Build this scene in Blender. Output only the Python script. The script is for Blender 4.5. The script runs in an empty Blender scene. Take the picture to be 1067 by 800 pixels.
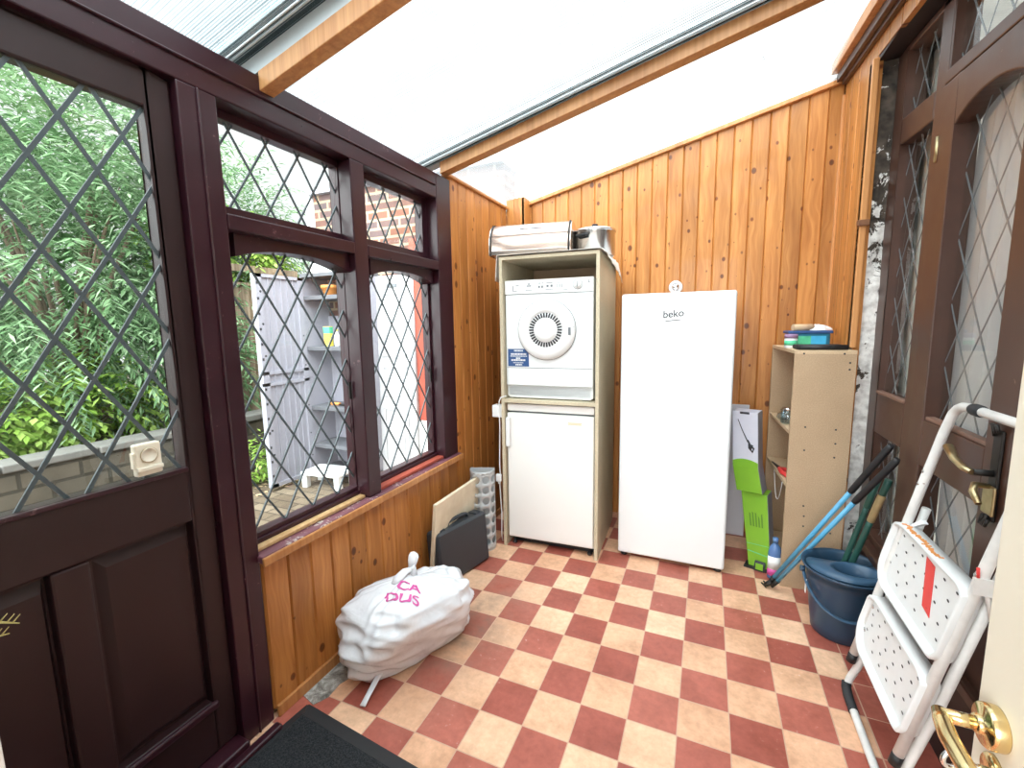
import bpy, bmesh, math, random
from mathutils import Vector, Matrix, noise
random.seed(7)
PI = math.pi
scene = bpy.context.scene
COL = scene.collection

# ------------------------------------------------------------------ mesh builder
class MB:
    def __init__(s):
        s.v = []; s.f = []; s.m = []; s.sm = []
    def add(s, vs, fs, mi=0, smooth=False):
        o = len(s.v)
        s.v += [tuple(p) for p in vs]
        for f in fs:
            s.f.append(tuple(i + o for i in f)); s.m.append(mi); s.sm.append(smooth)
        return s
    def box(s, x0, x1, y0, y1, z0, z1, mi=0, M=None):
        vs = [Vector((x, y, z)) for z in (z0, z1) for y in (y0, y1) for x in (x0, x1)]
        if M: vs = [M @ p for p in vs]
        return s.add(vs, [(0, 2, 3, 1), (4, 5, 7, 6), (0, 1, 5, 4), (2, 6, 7, 3), (0, 4, 6, 2), (1, 3, 7, 5)], mi)
    def hexa(s, P, mi=0):       # eight corners, order as box: z-major, then y, then x
        return s.add(P, [(0, 2, 3, 1), (4, 5, 7, 6), (0, 1, 5, 4), (2, 6, 7, 3), (0, 4, 6, 2), (1, 3, 7, 5)], mi)
    def tube(s, path, r, n=10, mi=0, caps=True, closed=False, sq=None):
        P = [Vector(p) for p in path]
        N = len(P)
        rs = r if isinstance(r, (list, tuple)) else [r] * N
        T = []
        for i in range(N):
            if closed: t = P[(i + 1) % N] - P[i - 1]
            else: t = P[min(i + 1, N - 1)] - P[max(i - 1, 0)]
            T.append(t.normalized())
        up = Vector((0, 0, 1)) if abs(T[0].z) < .9 else Vector((1, 0, 0))
        a = T[0].cross(up).normalized(); vs = []
        for i in range(N):
            a = (a - T[i] * a.dot(T[i])).normalized(); b = T[i].cross(a)
            for k in range(n):
                th = 2 * PI * k / n
                vs.append(P[i] + a * math.cos(th) * rs[i] + b * math.sin(th) * rs[i] * (sq or 1))
        fs = []
        for i in range(N if closed else N - 1):
            j = (i + 1) % N
            for k in range(n):
                l = (k + 1) % n
                fs.append((i * n + k, i * n + l, j * n + l, j * n + k))
        s.add(vs, fs, mi, True)
        if caps and not closed:
            s.add(vs[:n], [tuple(reversed(range(n)))], mi); s.add(vs[-n:], [tuple(range(n))], mi)
        return s
    def lathe(s, prof, c=(0, 0, 0), n=32, mi=0, M=None, sx=1, sy=1, smooth=True, cap=True):
        c = Vector(c); vs = []
        for (r, z) in prof:
            for k in range(n):
                th = 2 * PI * k / n
                p = Vector((r * math.cos(th) * sx, r * math.sin(th) * sy, z))
                vs.append((M @ p if M else p) + c)
        fs = []
        for i in range(len(prof) - 1):
            for k in range(n):
                l = (k + 1) % n
                fs.append((i * n + k, i * n + l, (i + 1) * n + l, (i + 1) * n + k))
        s.add(vs, fs, mi, smooth)
        if cap:
            if prof[0][0] > 1e-6: s.add(vs[:n], [tuple(reversed(range(n)))], mi)
            if prof[-1][0] > 1e-6: s.add(vs[-n:], [tuple(range(n))], mi)
        return s
    def prism(s, poly, d0, d1, fn, mi=0, smooth=False):
        """poly of 2-D points, fn(a,b,d) -> point"""
        n = len(poly)
        vs = [fn(a, b, d0) for a, b in poly] + [fn(a, b, d1) for a, b in poly]
        s.add(vs, [tuple(range(n)), tuple(range(2 * n - 1, n - 1, -1))], mi)
        s.add(vs, [(i, n + i, n + (i + 1) % n, (i + 1) % n) for i in range(n)], mi, smooth)
        return s
    def grid(s, fn, nu, nv, mi=0, smooth=True, wrap=False):
        vs = [fn(i / nu, j / nv) for j in range(nv + 1) for i in range(nu + 1)]
        W = nu + 1
        return s.add(vs, [(j * W + i, j * W + i + 1, (j + 1) * W + i + 1, (j + 1) * W + i) for j in range(nv) for i in range(nu)], mi, smooth)
    def build(s, name, mats, parent=None, bevel=0, seg=2, fix=True, subsurf=0):
        me = bpy.data.meshes.new(name)
        me.from_pydata(s.v, [], s.f)
        if not isinstance(mats, (list, tuple)): mats = [mats]
        for m in mats: me.materials.append(m)
        me.polygons.foreach_set('material_index', s.m)
        me.polygons.foreach_set('use_smooth', s.sm)
        if fix:
            b = bmesh.new(); b.from_mesh(me)
            bmesh.ops.remove_doubles(b, verts=b.verts, dist=1e-5)
            bmesh.ops.recalc_face_normals(b, faces=b.faces)
            b.to_mesh(me); b.free()
        me.update()
        o = bpy.data.objects.new(name, me); COL.objects.link(o)
        if parent: o.parent = parent
        if bevel:
            md = o.modifiers.new('bevel', 'BEVEL'); md.width = bevel; md.segments = seg
            md.limit_method = 'ANGLE'; md.angle_limit = math.radians(40); md.harden_normals = False
        if subsurf:
            md = o.modifiers.new('sub', 'SUBSURF'); md.levels = subsurf; md.render_levels = subsurf
        return o

def tag(o, label, cat, group=None, kind=None):
    o['label'] = label; o['category'] = cat
    if group: o['group'] = group
    if kind: o['kind'] = kind
    return o
def struct(o, label=None):
    o['kind'] = 'structure'
    if label: o['label'] = label
    return o
def thing(name, label, cat, loc=(0, 0, 0), rz=0, group=None):
    o = bpy.data.objects.new(name, None); COL.objects.link(o)
    o.location = loc; o.rotation_euler = (0, 0, rz); o.empty_display_size = .05
    return tag(o, label, cat, group)
def text(name, body, size, mat, parent, M, ext=.0004, align='CENTER', space=1, shear=0, bold=0):
    cu = bpy.data.curves.new(name, 'FONT'); cu.body = body; cu.size = size; cu.extrude = ext; cu.offset = bold
    cu.align_x = align; cu.align_y = 'CENTER'; cu.space_character = space; cu.shear = shear
    cu.materials.append(mat)
    o = bpy.data.objects.new(name, cu); COL.objects.link(o)
    me = bpy.data.meshes.new_from_object(o.evaluated_get(bpy.context.evaluated_depsgraph_get())); me.name = name
    if not me.materials: me.materials.append(mat)
    bpy.data.objects.remove(o)
    o = bpy.data.objects.new(name, me); COL.objects.link(o); o.parent = parent; o.matrix_local = M
    return o
def facing_front(x, y, z, roll=0):      # text that reads from the camera side (faces -y)
    return Matrix.Translation((x, y, z)) @ Matrix.Rotation(PI / 2, 4, 'X') @ Matrix.Rotation(roll, 4, 'Z')

# ------------------------------------------------------------------ materials
def lin(r, g, b):
    def f(c):
        c /= 255
        return c / 12.92 if c <= .04045 else ((c + .055) / 1.055) ** 2.4
    return (f(r), f(g), f(b), 1)
class N:
    def __init__(s, name):
        s.m = bpy.data.materials.new(name); s.m.use_nodes = True
        s.t = s.m.node_tree; s.t.nodes.clear()
        s.out = s.t.nodes.new('ShaderNodeOutputMaterial')
    def n(s, typ, **kw):
        nd = s.t.nodes.new('ShaderNode' + typ)
        for k, v in kw.items(): setattr(nd, k, v)
        return nd
    def l(s, a, b): s.t.links.new(a, b)
    def val(s, sock, v):
        if hasattr(v, 'node'): s.l(v, sock)
        else: sock.default_value = v
    def math(s, op, a, b=0, c=0):
        nd = s.n('Math', operation=op)
        s.val(nd.inputs[0], a); s.val(nd.inputs[1], b); s.val(nd.inputs[2], c)
        return nd.outputs[0]
    def obj(s): return s.n('TexCoord').outputs['Object']
    def sep(s, v):
        nd = s.n('SeparateXYZ'); s.l(v, nd.inputs[0]); return nd.outputs
    def comb(s, x, y, z):
        nd = s.n('CombineXYZ')
        for i, q in enumerate((x, y, z)): s.val(nd.inputs[i], q)
        return nd.outputs[0]
    def noise(s, v, scale, detail=3, rough=.5, dist=0):
        nd = s.n('TexNoise'); s.l(v, nd.inputs['Vector'])
        nd.inputs['Scale'].default_value = scale; nd.inputs['Detail'].default_value = detail
        nd.inputs['Roughness'].default_value = rough; nd.inputs['Distortion'].default_value = dist
        return nd.outputs['Fac']
    def ramp(s, f, stops):
        nd = s.n('ValToRGB'); e = nd.color_ramp.elements
        while len(e) < len(stops): e.new(.5)
        for i, (p, c) in enumerate(stops):
            e[i].position = p; e[i].color = c if len(c) == 4 else (*c, 1)
        s.l(f, nd.inputs[0]); return nd.outputs[0]
    def mix(s, f, a, b, mode='MIX'):
        nd = s.n('Mix', data_type='RGBA', blend_type=mode)
        s.val(nd.inputs[0], f); s.val(nd.inputs[6], a); s.val(nd.inputs[7], b)
        return nd.outputs[2]
    def wn(s, v, dim='1D'):
        nd = s.n('TexWhiteNoise', noise_dimensions=dim)
        s.l(v, nd.inputs['W' if dim == '1D' else 'Vector']); return nd.outputs['Value']
    def bump(s, h, strength=.3, dist=.002):
        nd = s.n('Bump'); nd.inputs['Strength'].default_value = strength; nd.inputs['Distance'].default_value = dist
        s.l(h, nd.inputs['Height']); return nd.outputs[0]
    def bsdf(s, color, rough=.5, metal=0, spec=.5, normal=None, coat=0, trans=0):
        p = s.n('BsdfPrincipled')
        s.val(p.inputs['Base Color'], color); s.val(p.inputs['Roughness'], rough)
        p.inputs['Metallic'].default_value = metal; p.inputs['Specular IOR Level'].default_value = spec
        p.inputs['Coat Weight'].default_value = coat
        if trans: p.inputs['Transmission Weight'].default_value = trans
        if normal: s.l(normal, p.inputs['Normal'])
        s.l(p.outputs[0], s.out.inputs[0]); return p

def plain(name, col, rough=.5, metal=0, spec=.5, vary=.08, scale=30, bump=0, coat=0):
    k = N(name); o = k.obj()
    f = k.noise(o, scale, 4)
    c = k.mix(k.math('MULTIPLY', f, 1), tuple(q * (1 - vary) for q in col[:3]) + (1,), tuple(min(1, q * (1 + vary)) for q in col[:3]) + (1,))
    nm = k.bump(k.noise(o, scale * 6, 3), bump, .001) if bump else None
    k.bsdf(c, rough, metal, spec, nm, coat)
    return k.m

def pine(name, axis, pitch, off, light=(.62, .285, .083), dark=(.42, .158, .037), along='z', knots=1):
    """tongue and groove boards: tint per board, grain along the board, knots"""
    k = N(name); o = k.obj(); x, y, z = k.sep(o)
    A = {'x': x, 'y': y, 'z': z}[axis]; L = {'x': x, 'y': y, 'z': z}[along]
    cell = k.math('FLOOR', k.math('DIVIDE', k.math('SUBTRACT', A, off), pitch))
    r = k.wn(cell)
    L2 = k.math('ADD', L, k.math('MULTIPLY', r, 37.0))
    rest = {'x': y, 'y': x, 'z': y}[axis]
    wob = k.noise(k.comb(k.math('MULTIPLY', A, 3), k.math('MULTIPLY', L2, 1.6), rest), 2.2, 2)
    g = k.noise(k.comb(k.math('ADD', k.math('MULTIPLY', A, 60), k.math('MULTIPLY', wob, 4.5)), k.math('MULTIPLY', L2, 2.2), k.math('MULTIPLY', rest, 60)), 1.0, 4, .6)
    c = k.ramp(g, [(.28, dark), (.5, tuple((a + b) / 2 for a, b in zip(light, dark))), (.72, light)])
    c = k.mix(1, c, k.ramp(r, [(0, (.8, .77, .72)), (1, (1.08, 1.06, 1.05))]), 'MULTIPLY')
    blot = k.noise(k.comb(k.math('MULTIPLY', A, 5), L2, rest), 3, 3)
    c = k.mix(1, c, k.ramp(blot, [(.3, (.8, .74, .68)), (.65, (1.05, 1.05, 1.05))]), 'MULTIPLY')
    if knots:
        vo = k.n('TexVoronoi', feature='F1'); vo.inputs['Scale'].default_value = 1
        vo.inputs['Randomness'].default_value = 1
        k.l(k.comb(k.math('DIVIDE', A, .062), k.math('DIVIDE', L2, .085), 3.3), vo.inputs['Vector'])
        sc = k.sep(vo.outputs['Color'])
        d = k.math('DIVIDE', vo.outputs['Distance'], k.math('ADD', k.math('MULTIPLY', sc[0], .20), .06))
        kn = k.ramp(d, [(.45, (0.09, 0.03, 0.012)), (.8, (.3, .11, .035)), (1.0, (1, 1, 1))])
        pick = k.math('GREATER_THAN', sc[1], .42)
        c = k.mix(pick, c, k.mix(1, c, k.mix(.8, (1, 1, 1, 1), kn), 'MULTIPLY'))
        v2 = k.n('TexVoronoi', feature='F1'); v2.inputs['Scale'].default_value = 1
        k.l(k.comb(k.math('DIVIDE', A, .036), k.math('DIVIDE', L2, .05), 7.7), v2.inputs['Vector'])
        s2 = k.sep(v2.outputs['Color']); d2 = k.math('DIVIDE', v2.outputs['Distance'], k.math('ADD', k.math('MULTIPLY', s2[0], .13), .05))
        k2 = k.math('MULTIPLY', k.math('LESS_THAN', d2, 1), k.math('GREATER_THAN', s2[1], .6))
        c = k.mix(k.math('MULTIPLY', k2, .7), c, (.13, .045, .016, 1))
    k.bsdf(c, .42, 0, .35, k.bump(g, .15, .001), .1)
    return k.m

M = {}
M['pine_back'] = pine('pine_back', 'x', .0885, .045)
M['pine_left'] = pine('pine_left', 'y', .094, .9, light=(.58, .25, .068), dark=(.38, .135, .031))  # same pine, shade of the left wall put into darker base colours
M['pine_right'] = pine('pine_right', 'y', .0885, 2.46)
M['pine_beam'] = pine('pine_beam', 'y', .4, .2, (.68, .36, .15), (.46, .2, .07), along='x', knots=0)
M['pine_trim'] = pine('pine_trim', 'x', .5, .1, (.66, .33, .13), (.48, .2, .065), along='y', knots=0)
M['raw_pine'] = pine('raw_pine', 'x', .5, .1, (.8, .58, .34), (.6, .38, .18), along='y', knots=0)

def paint_mat(name, base, chip, rough=.32, amt=.62):
    k = N(name); o = k.obj()
    n1 = k.noise(o, 9, 5, .6); n2 = k.noise(o, 80, 4, .7)
    c = k.mix(k.ramp(n1, [(.35, (0, 0, 0)), (.75, (1, 1, 1))]), base, tuple(q * 1.35 for q in base[:3]) + (1,))
    w = k.ramp(k.math('MULTIPLY', n1, n2), [(amt * .62, (0, 0, 0)), (amt * .66, (1, 1, 1))])
    c = k.mix(w, c, chip)
    k.bsdf(c, k.math('ADD', k.math('MULTIPLY', n1, .25), rough - .1), 0, .5, k.bump(n2, .12, .001))
    return k.m
M['maroon'] = paint_mat('maroon', (.027, .0055, .0105, 1), (.13, .065, .07, 1), .3)
M['maroon_door'] = paint_mat('maroon_door', (.017, .0042, .0050, 1), (.05, .02, .018, 1), .42, .75)
M['sill_paint'] = paint_mat('sill_paint', (.15, .055, .075, 1), (.5, .45, .42, 1), .35, .5)
M['brown'] = paint_mat('brown', (.058, .025, .016, 1), (.2, .12, .08, 1), .36, .7)
M['red_wood'] = paint_mat('red_wood', (.32, .06, .035, 1), (.45, .2, .12, 1), .6)
M['plinth'] = paint_mat('plinth', (.02, .012, .011, 1), (.1, .06, .05, 1), .5)

# floor tiles: 154 mm quarry tiles, red and buff, plain red border at the house side
def floor_mat():
    k = N('quarry_tiles'); o = k.obj(); x, y, z = k.sep(o); T = .154
    u = k.math('DIVIDE', x, T); v = k.math('SUBTRACT', 13.72, k.math('DIVIDE', y, T))
    cu = k.math('FLOOR', u); cv = k.math('FLOOR', v)
    par = k.math('MODULO', k.math('ADD', k.math('ADD', cu, cv), 101), 2)       # 1 -> buff
    border = k.math('GREATER_THAN', x, 1.797)
    r = k.wn(k.comb(cu, cv, 0), '3D'); r2 = k.wn(k.comb(cv, cu, 5), '3D')
    n1 = k.noise(o, 7, 5, .62); n2 = k.noise(o, 45, 4, .65); n3 = k.noise(o, 2.2, 3)
    red = k.ramp(r, [(0, (.34, .085, .06)), (.5, (.40, .108, .078)), (1, (.46, .14, .10))])
    buff = k.ramp(r2, [(0, (.72, .41, .255)), (.5, (.80, .475, .305)), (1, (.84, .54, .36))])
    c = k.mix(k.math('MULTIPLY', par, k.math('SUBTRACT', 1, border)), red, buff)
    c = k.mix(1, c, k.ramp(n1, [(.28, (.74, .70, .66)), (.6, (1.04, 1.04, 1.04))]), 'MULTIPLY')
    c = k.mix(1, c, k.ramp(n2, [(.3, (.86, .85, .84)), (.6, (1.03, 1.03, 1.03))]), 'MULTIPLY')
    # foot-worn dirty patch by the left wall, whitish scuffs
    dx = k.math('SUBTRACT', x, .38); dy = k.math('SUBTRACT', y, 1.55)
    dd = k.math('SQRT', k.math('ADD', k.math('MULTIPLY', k.math('MULTIPLY', dx, dx), 7), k.math('MULTIPLY', k.math('MULTIPLY', dy, dy), 1.6)))
    st = k.math('MULTIPLY', k.ramp(dd, [(.1, (1, 1, 1)), (.75, (0, 0, 0))]), k.ramp(n1, [(.35, (0, 0, 0)), (.62, (1, 1, 1))]))
    c = k.mix(k.math('MULTIPLY', st, .8), c, (.17, .125, .095, 1))
    scuff = k.math('MULTIPLY', k.ramp(n2, [(.63, (0, 0, 0)), (.72, (1, 1, 1))]), k.ramp(n3, [(.5, (0, 0, 0)), (.66, (1, 1, 1))]))
    c = k.mix(k.math('MULTIPLY', scuff, .45), c, (.8, .74, .7, 1))
    fu = k.math('ABSOLUTE', k.math('SUBTRACT', k.math('FRACT', u), .5)); fv = k.math('ABSOLUTE', k.math('SUBTRACT', k.math('FRACT', v), .5))
    bj = k.math('LESS_THAN', k.math('ABSOLUTE', k.math('SUBTRACT', x, 1.797)), .0022)
    mx = k.math('MAXIMUM', k.math('MULTIPLY', fu, k.math('SUBTRACT', 1, border)), fv)
    gr = k.math('MAXIMUM', k.math('GREATER_THAN', mx, .4885), bj)
    c = k.mix(gr, c, k.mix(n1, (.42, .24, .16, 1), (.7, .45, .32, 1)))
    h = k.math('ADD', k.math('MULTIPLY', gr, -1), k.math('MULTIPLY', n2, .25))
    k.bsdf(c, k.math('ADD', k.math('MULTIPLY', n1, .3), .3), 0, .4, k.bump(h, .35, .0015))
    return k.m
M['floor'] = floor_mat()

def glass_mat(name, tint=(.97, .99, .98, 1), refl=.0):
    k = N(name)
    t = k.n('BsdfTransparent'); t.inputs[0].default_value = tint
    g = k.n('BsdfGlossy'); g.inputs['Roughness'].default_value = .02
    fr = k.n('Fresnel'); fr.inputs[0].default_value = 1.5
    mx = k.n('MixShader'); k.l(k.math('MULTIPLY', k.math('ADD', fr.outputs[0], refl), k.math('SUBTRACT', 1, k.n('NewGeometry').outputs['Backfacing'])), mx.inputs[0]); k.l(t.outputs[0], mx.inputs[1]); k.l(g.outputs[0], mx.inputs[2])
    k.l(mx.outputs[0], k.out.inputs[0]); return k.m
M['glass'] = glass_mat('window_glass')
M['clear_plastic'] = glass_mat('clear_plastic', (.8, .88, .92, 1), .12)

def roof_mat():
    k = N('twinwall_sheet'); o = k.obj(); x, y, z = k.sep(o)
    rib = k.math('ABSOLUTE', k.math('SUBTRACT', k.math('FRACT', k.math('DIVIDE', y, .016)), .5))
    rn = k.noise(k.comb(k.math('MULTIPLY', x, .6), k.math('MULTIPLY', y, 5), 4), 1.2, 3)
    e1 = k.math('MINIMUM', k.math('ABSOLUTE', k.math('SUBTRACT', y, 2.03)), k.math('ABSOLUTE', k.math('SUBTRACT', y, 1.02)))
    edge = k.ramp(e1, [(.02, (1, 1, 1)), (.2, (0, 0, 0))])
    line = k.math('GREATER_THAN', rib, k.math('SUBTRACT', .43, k.math('MULTIPLY', k.math('ADD', edge, k.math('MULTIPLY', rn, .4)), .12)))
    dirt = k.noise(k.comb(k.math('MULTIPLY', x, 4), k.math('MULTIPLY', y, 3), 0), 2.2, 5, .7)
    big = k.noise(k.comb(k.math('MULTIPLY', x, 6), k.math('MULTIPLY', y, 14), 1), 1.5, 4, .75)
    spot = k.ramp(big, [(.68, (0, 0, 0)), (.76, (1, 1, 1))])
    c = k.mix(k.math('MULTIPLY', line, k.math('ADD', .55, k.math('MULTIPLY', edge, .35))), (.94, .96, .965, 1), (.16, .24, .26, 1))
    c = k.mix(1, c, k.ramp(dirt, [(.3, (.88, .91, .92)), (.6, (1, 1, 1))]), 'MULTIPLY')
    c = k.mix(k.math('MULTIPLY', spot, .9), c, (.10, .13, .13, 1))
    t = k.n('BsdfTransparent'); tl = k.n('BsdfTranslucent'); gl = k.n('BsdfGlossy'); gl.inputs['Roughness'].default_value = .15
    k.l(c, t.inputs[0]); k.l(c, tl.inputs[0])
    m1 = k.n('MixShader'); m1.inputs[0].default_value = .10; k.l(t.outputs[0], m1.inputs[1]); k.l(tl.outputs[0], m1.inputs[2])
    m2 = k.n('MixShader'); m2.inputs[0].default_value = .05; k.l(m1.outputs[0], m2.inputs[1]); k.l(gl.outputs[0], m2.inputs[2])
    k.l(m2.outputs[0], k.out.inputs[0]); return k.m
M['roof'] = roof_mat()

def bricks(name, c1, c2, mortar, scale=1.0, bw=.22, rh=.073, ms=.012, plane='yz', mix3=None):
    k = N(name); o = k.obj(); x, y, z = k.sep(o)
    a, b = {'yz': (y, z), 'xz': (x, z), 'xy': (x, y)}[plane]
    bt = k.n('TexBrick'); k.l(k.comb(a, b, 0), bt.inputs['Vector'])
    bt.inputs['Scale'].default_value = scale; bt.inputs['Brick Width'].default_value = bw; bt.inputs['Row Height'].default_value = rh
    bt.inputs['Mortar Size'].default_value = ms; bt.inputs['Mortar Smooth'].default_value = .2; bt.inputs['Bias'].default_value = 0
    n1 = k.noise(o, 9, 5, .65)
    k.l(k.mix(n1, c1, tuple(q * .7 for q in c1[:3]) + (1,)), bt.inputs['Color1']); k.l(k.mix(n1, c2, tuple(min(1, q * 1.3) for q in c2[:3]) + (1,)), bt.inputs['Color2'])
    bt.inputs['Mortar'].default_value = mortar
    c = k.mix(1, bt.outputs['Color'], k.ramp(k.noise(o, 2.5, 5, .7), [(.3, (.7, .7, .7)), (.65, (1.08, 1.08, 1.08))]), 'MULTIPLY')
    k.bsdf(c, .9, 0, .2, k.bump(k.math('ADD', k.math('MULTIPLY', bt.outputs['Fac'], -1), n1), .5, .006))
    return k.m
M['house_brick'] = bricks('house_brick', (.42, .19, .13, 1), (.17, .13, .13, 1), (.62, .5, .36, 1))
M['garden_brick'] = bricks('garden_brick', (.2, .12, .09, 1), (.13, .09, .075, 1), (.25, .2, .16, 1))
M['stone_wall'] = bricks('stone_wall', (.13, .112, .085, 1), (.075, .068, .054, 1), (.05, .045, .035, 1), 1, .3, .11, .012)
M['paving'] = bricks('paving', (.17, .13, .09, 1), (.22, .175, .125, 1), (.075, .06, .045, 1), 1, .2, .1, .006, 'xy')
M['coping'] = plain('coping', (.14, .137, .127, 1), .9, vary=.3, scale=14, bump=.4)

def fence_mat():
    k = N('fence_wood'); o = k.obj(); x, y, z = k.sep(o)
    cell = k.math('FLOOR', k.math('DIVIDE', y, .11)); r = k.wn(cell)
    g = k.noise(k.comb(k.math('MULTIPLY', y, 40), k.math('MULTIPLY', x, 40), k.math('ADD', k.math('MULTIPLY', z, 2), k.math('MULTIPLY', r, 20))), 1, 4, .6)
    c = k.ramp(g, [(.3, (.12, .085, .055)), (.7, (.33, .26, .19))])
    c = k.mix(1, c, k.ramp(r, [(0, (.75, .75, .75)), (1, (1.15, 1.1, 1.05))]), 'MULTIPLY')
    k.bsdf(c, .9, 0, .2); return k.m
M['fence'] = fence_mat()

def leaf_mat(name, a, b, cc):
    k = N(name)
    oi = k.n('NewGeometry'); r = oi.outputs['Random Per Island']
    n1 = k.noise(k.obj(), 1.6, 3)
    c = k.ramp(k.math('ADD', k.math('MULTIPLY', r, .6), k.math('MULTIPLY', n1, .4)), [(.15, a), (.5, b), (.85, cc)])
    d = k.n('BsdfDiffuse'); t = k.n('BsdfTranslucent'); k.l(c, d.inputs[0]); k.l(c, t.inputs[0])
    m = k.n('MixShader'); m.inputs[0].default_value = .4; k.l(d.outputs[0], m.inputs[1]); k.l(t.outputs[0], m.inputs[2])
    k.l(m.outputs[0], k.out.inputs[0]); return k.m
M['leaf_tree'] = leaf_mat('leaf_tree', (.075, .15, .065), (.18, .31, .155), (.38, .52, .33))
M['leaf_lime'] = leaf_mat('leaf_lime', (.15, .28, .05), (.32, .5, .1), (.52, .68, .22))
M['leaf_dark'] = leaf_mat('leaf_dark', (.05, .12, .05), (.12, .25, .1), (.25, .42, .2))
M['bark'] = plain('bark', (.14, .1, .07, 1), .9, vary=.4, scale=25, bump=.5)
M['soil'] = plain('soil', (.10, .08, .06, 1), 1, vary=.5, scale=20, bump=.5)

def peeling():
    k = N('peeling_plaster'); o = k.obj(); x, y, z = k.sep(o)
    n1 = k.noise(o, 14, 6, .75, .6)
    lim = k.ramp(z, [(0, (.0, 0, 0)), (.52, (.05, .05, .05)), (.545, (.5, .5, .5)), (1, (.5, .5, .5))])
    # white paint survives low down, bare dark brick higher up
    zz = k.n('MapRange'); k.l(z, zz.inputs[0]); zz.inputs[1].default_value = 1.45; zz.inputs[2].default_value = 2.0; zz.inputs[3].default_value = .40; zz.inputs[4].default_value = .62
    w = k.math('GREATER_THAN', n1, zz.outputs[0])
    brick = k.ramp(k.noise(o, 22, 4), [(.3, (.028, .024, .02)), (.7, (.12, .095, .075))])
    white = k.ramp(k.noise(o, 30, 4), [(.3, (.5, .47, .44)), (.6, (.86, .84, .8))])
    c = k.mix(w, brick, white)
    k.bsdf(c, .9, 0, .2, k.bump(k.math('ADD', k.math('MULTIPLY', w, .7), n1), .8, .006)); return k.m
M['peeling'] = peeling()

def chipboard(name, a, b, rough=.6, scale=220):
    k = N(name); o = k.obj()
    c = k.ramp(k.noise(o, scale, 3, .7), [(.35, a), (.65, b)])
    c = k.mix(1, c, k.ramp(k.noise(o, 4, 4), [(.3, (.9, .89, .87)), (.7, (1.04, 1.04, 1.04))]), 'MULTIPLY')
    k.bsdf(c, rough, 0, .3); return k.m
M['mdf'] = chipboard('mdf', (.43, .30, .185, 1), (.55, .39, .25, 1))
M['mdf_edge'] = chipboard('mdf_edge', (.58, .42, .26, 1), (.7, .53, .35, 1))
M['melamine'] = chipboard('melamine', (.52, .45, .32, 1), (.64, .56, .41, 1), .45, 120)
M['ply'] = chipboard('ply', (.72, .60, .43, 1), (.82, .72, .55, 1), .5, 8)
M['white_enamel'] = plain('white_enamel', (.80, .83, .84, 1), .22, vary=.015, scale=3)
M['white_old'] = plain('white_old', (.84, .84, .82, 1), .3, vary=.02, scale=4)
M['white_plastic'] = plain('white_plastic', (.82, .83, .83, 1), .35, vary=.03)
M['grey_plastic'] = plain('grey_plastic', (.50, .52, .53, 1), .4, vary=.04)
M['shed_grey'] = plain('shed_grey', (.33, .33, .385, 1), .55, vary=.1, scale=60)
M['shed_dark'] = plain('shed_dark', (.12, .125, .14, 1), .6, vary=.15)
M['black'] = plain('black', (.012, .012, .014, 1), .5, vary=.2)
M['rubber'] = plain('rubber', (.02, .021, .024, 1), .7, vary=.2, bump=.2)
M['case'] = plain('case', (.032, .037, .045, 1), .45, vary=.12, scale=12, bump=.1)
M['steel'] = plain('steel', (.62, .61, .6, 1), .22, 1, vary=.05)
M['bin_steel'] = plain('bin_steel', (.78, .66, .58, 1), .18, 1, vary=.03)
M['bin_pale'] = plain('bin_pale', (.60, .46, .39, 1), .24, .75, vary=.03)
M['chrome'] = plain('chrome', (.75, .75, .76, 1), .12, 1, vary=.03)
M['brass'] = plain('brass', (.74, .57, .29, 1), .17, 1, vary=.06)
M['old_brass'] = plain('old_brass', (.45, .36, .2, 1), .35, 1, vary=.3, scale=50)
M['iron'] = plain('iron', (.03, .027, .025, 1), .5, .6, vary=.3)
M['lead'] = plain('lead', (.075, .095, .105, 1), .55, .2, vary=.2, scale=40)
M['door_white'] = plain('door_white', (.50, .50, .52, 1), .4, vary=.03)
M['lead_lit'] = plain('lead_lit', (.16, .17, .18, 1), .5, .2, vary=.2, scale=40)  # lead colour lightened to paint in the light on the house-door leading
M['cream'] = plain('cream', (.80, .74, .61, 1), .45, vary=.03, scale=8, bump=.03)
M['plaster'] = plain('plaster', (.75, .73, .69, 1), .8, vary=.03, scale=6)
M['blue_plastic'] = plain('blue_plastic', (.022, .058, .105, 1), .33, vary=.1, scale=8)
M['blue_plastic2'] = plain('blue_plastic2', (.035, .085, .15, 1), .33, vary=.1, scale=8)
M['sky_blue'] = plain('sky_blue', (.09, .35, .56, 1), .3, vary=.06)
M['green_tube'] = plain('green_tube', (.022, .085, .066, 1), .35, vary=.15)
M['old_wood'] = plain('old_wood', (.34, .24, .11, 1), .7, vary=.3, scale=40)
M['lime'] = plain('lime', (.21, .47, .03, 1), .3, vary=.1, scale=12, coat=.3)
M['card_white'] = plain('card_white', (.62, .63, .72, 1), .5, vary=.05)
M['card_grey'] = plain('card_grey', (.3, .29, .32, 1), .6, vary=.2, scale=20)
M['lilac_board'] = plain('lilac_board', (.62, .61, .66, 1), .5, vary=.04)
M['kraft'] = plain('kraft', (.38, .25, .14, 1), .8, vary=.15)
M['navy'] = plain('navy', (.03, .085, .24, 1), .4, vary=.05)
M['ink'] = plain('ink', (.03, .03, .035, 1), .5)
M['ink_grey'] = plain('ink_grey', (.15, .165, .18, 1), .5)
M['gold'] = plain('gold', (.72, .52, .2, 1), .4, .3)
M['pink'] = plain('pink', (.62, .09, .33, 1), .5)
M['red'] = plain('red', (.72, .05, .045, 1), .5, vary=.12, scale=25)
M['orange'] = plain('orange', (.75, .3, .08, 1), .6, vary=.2)
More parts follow.
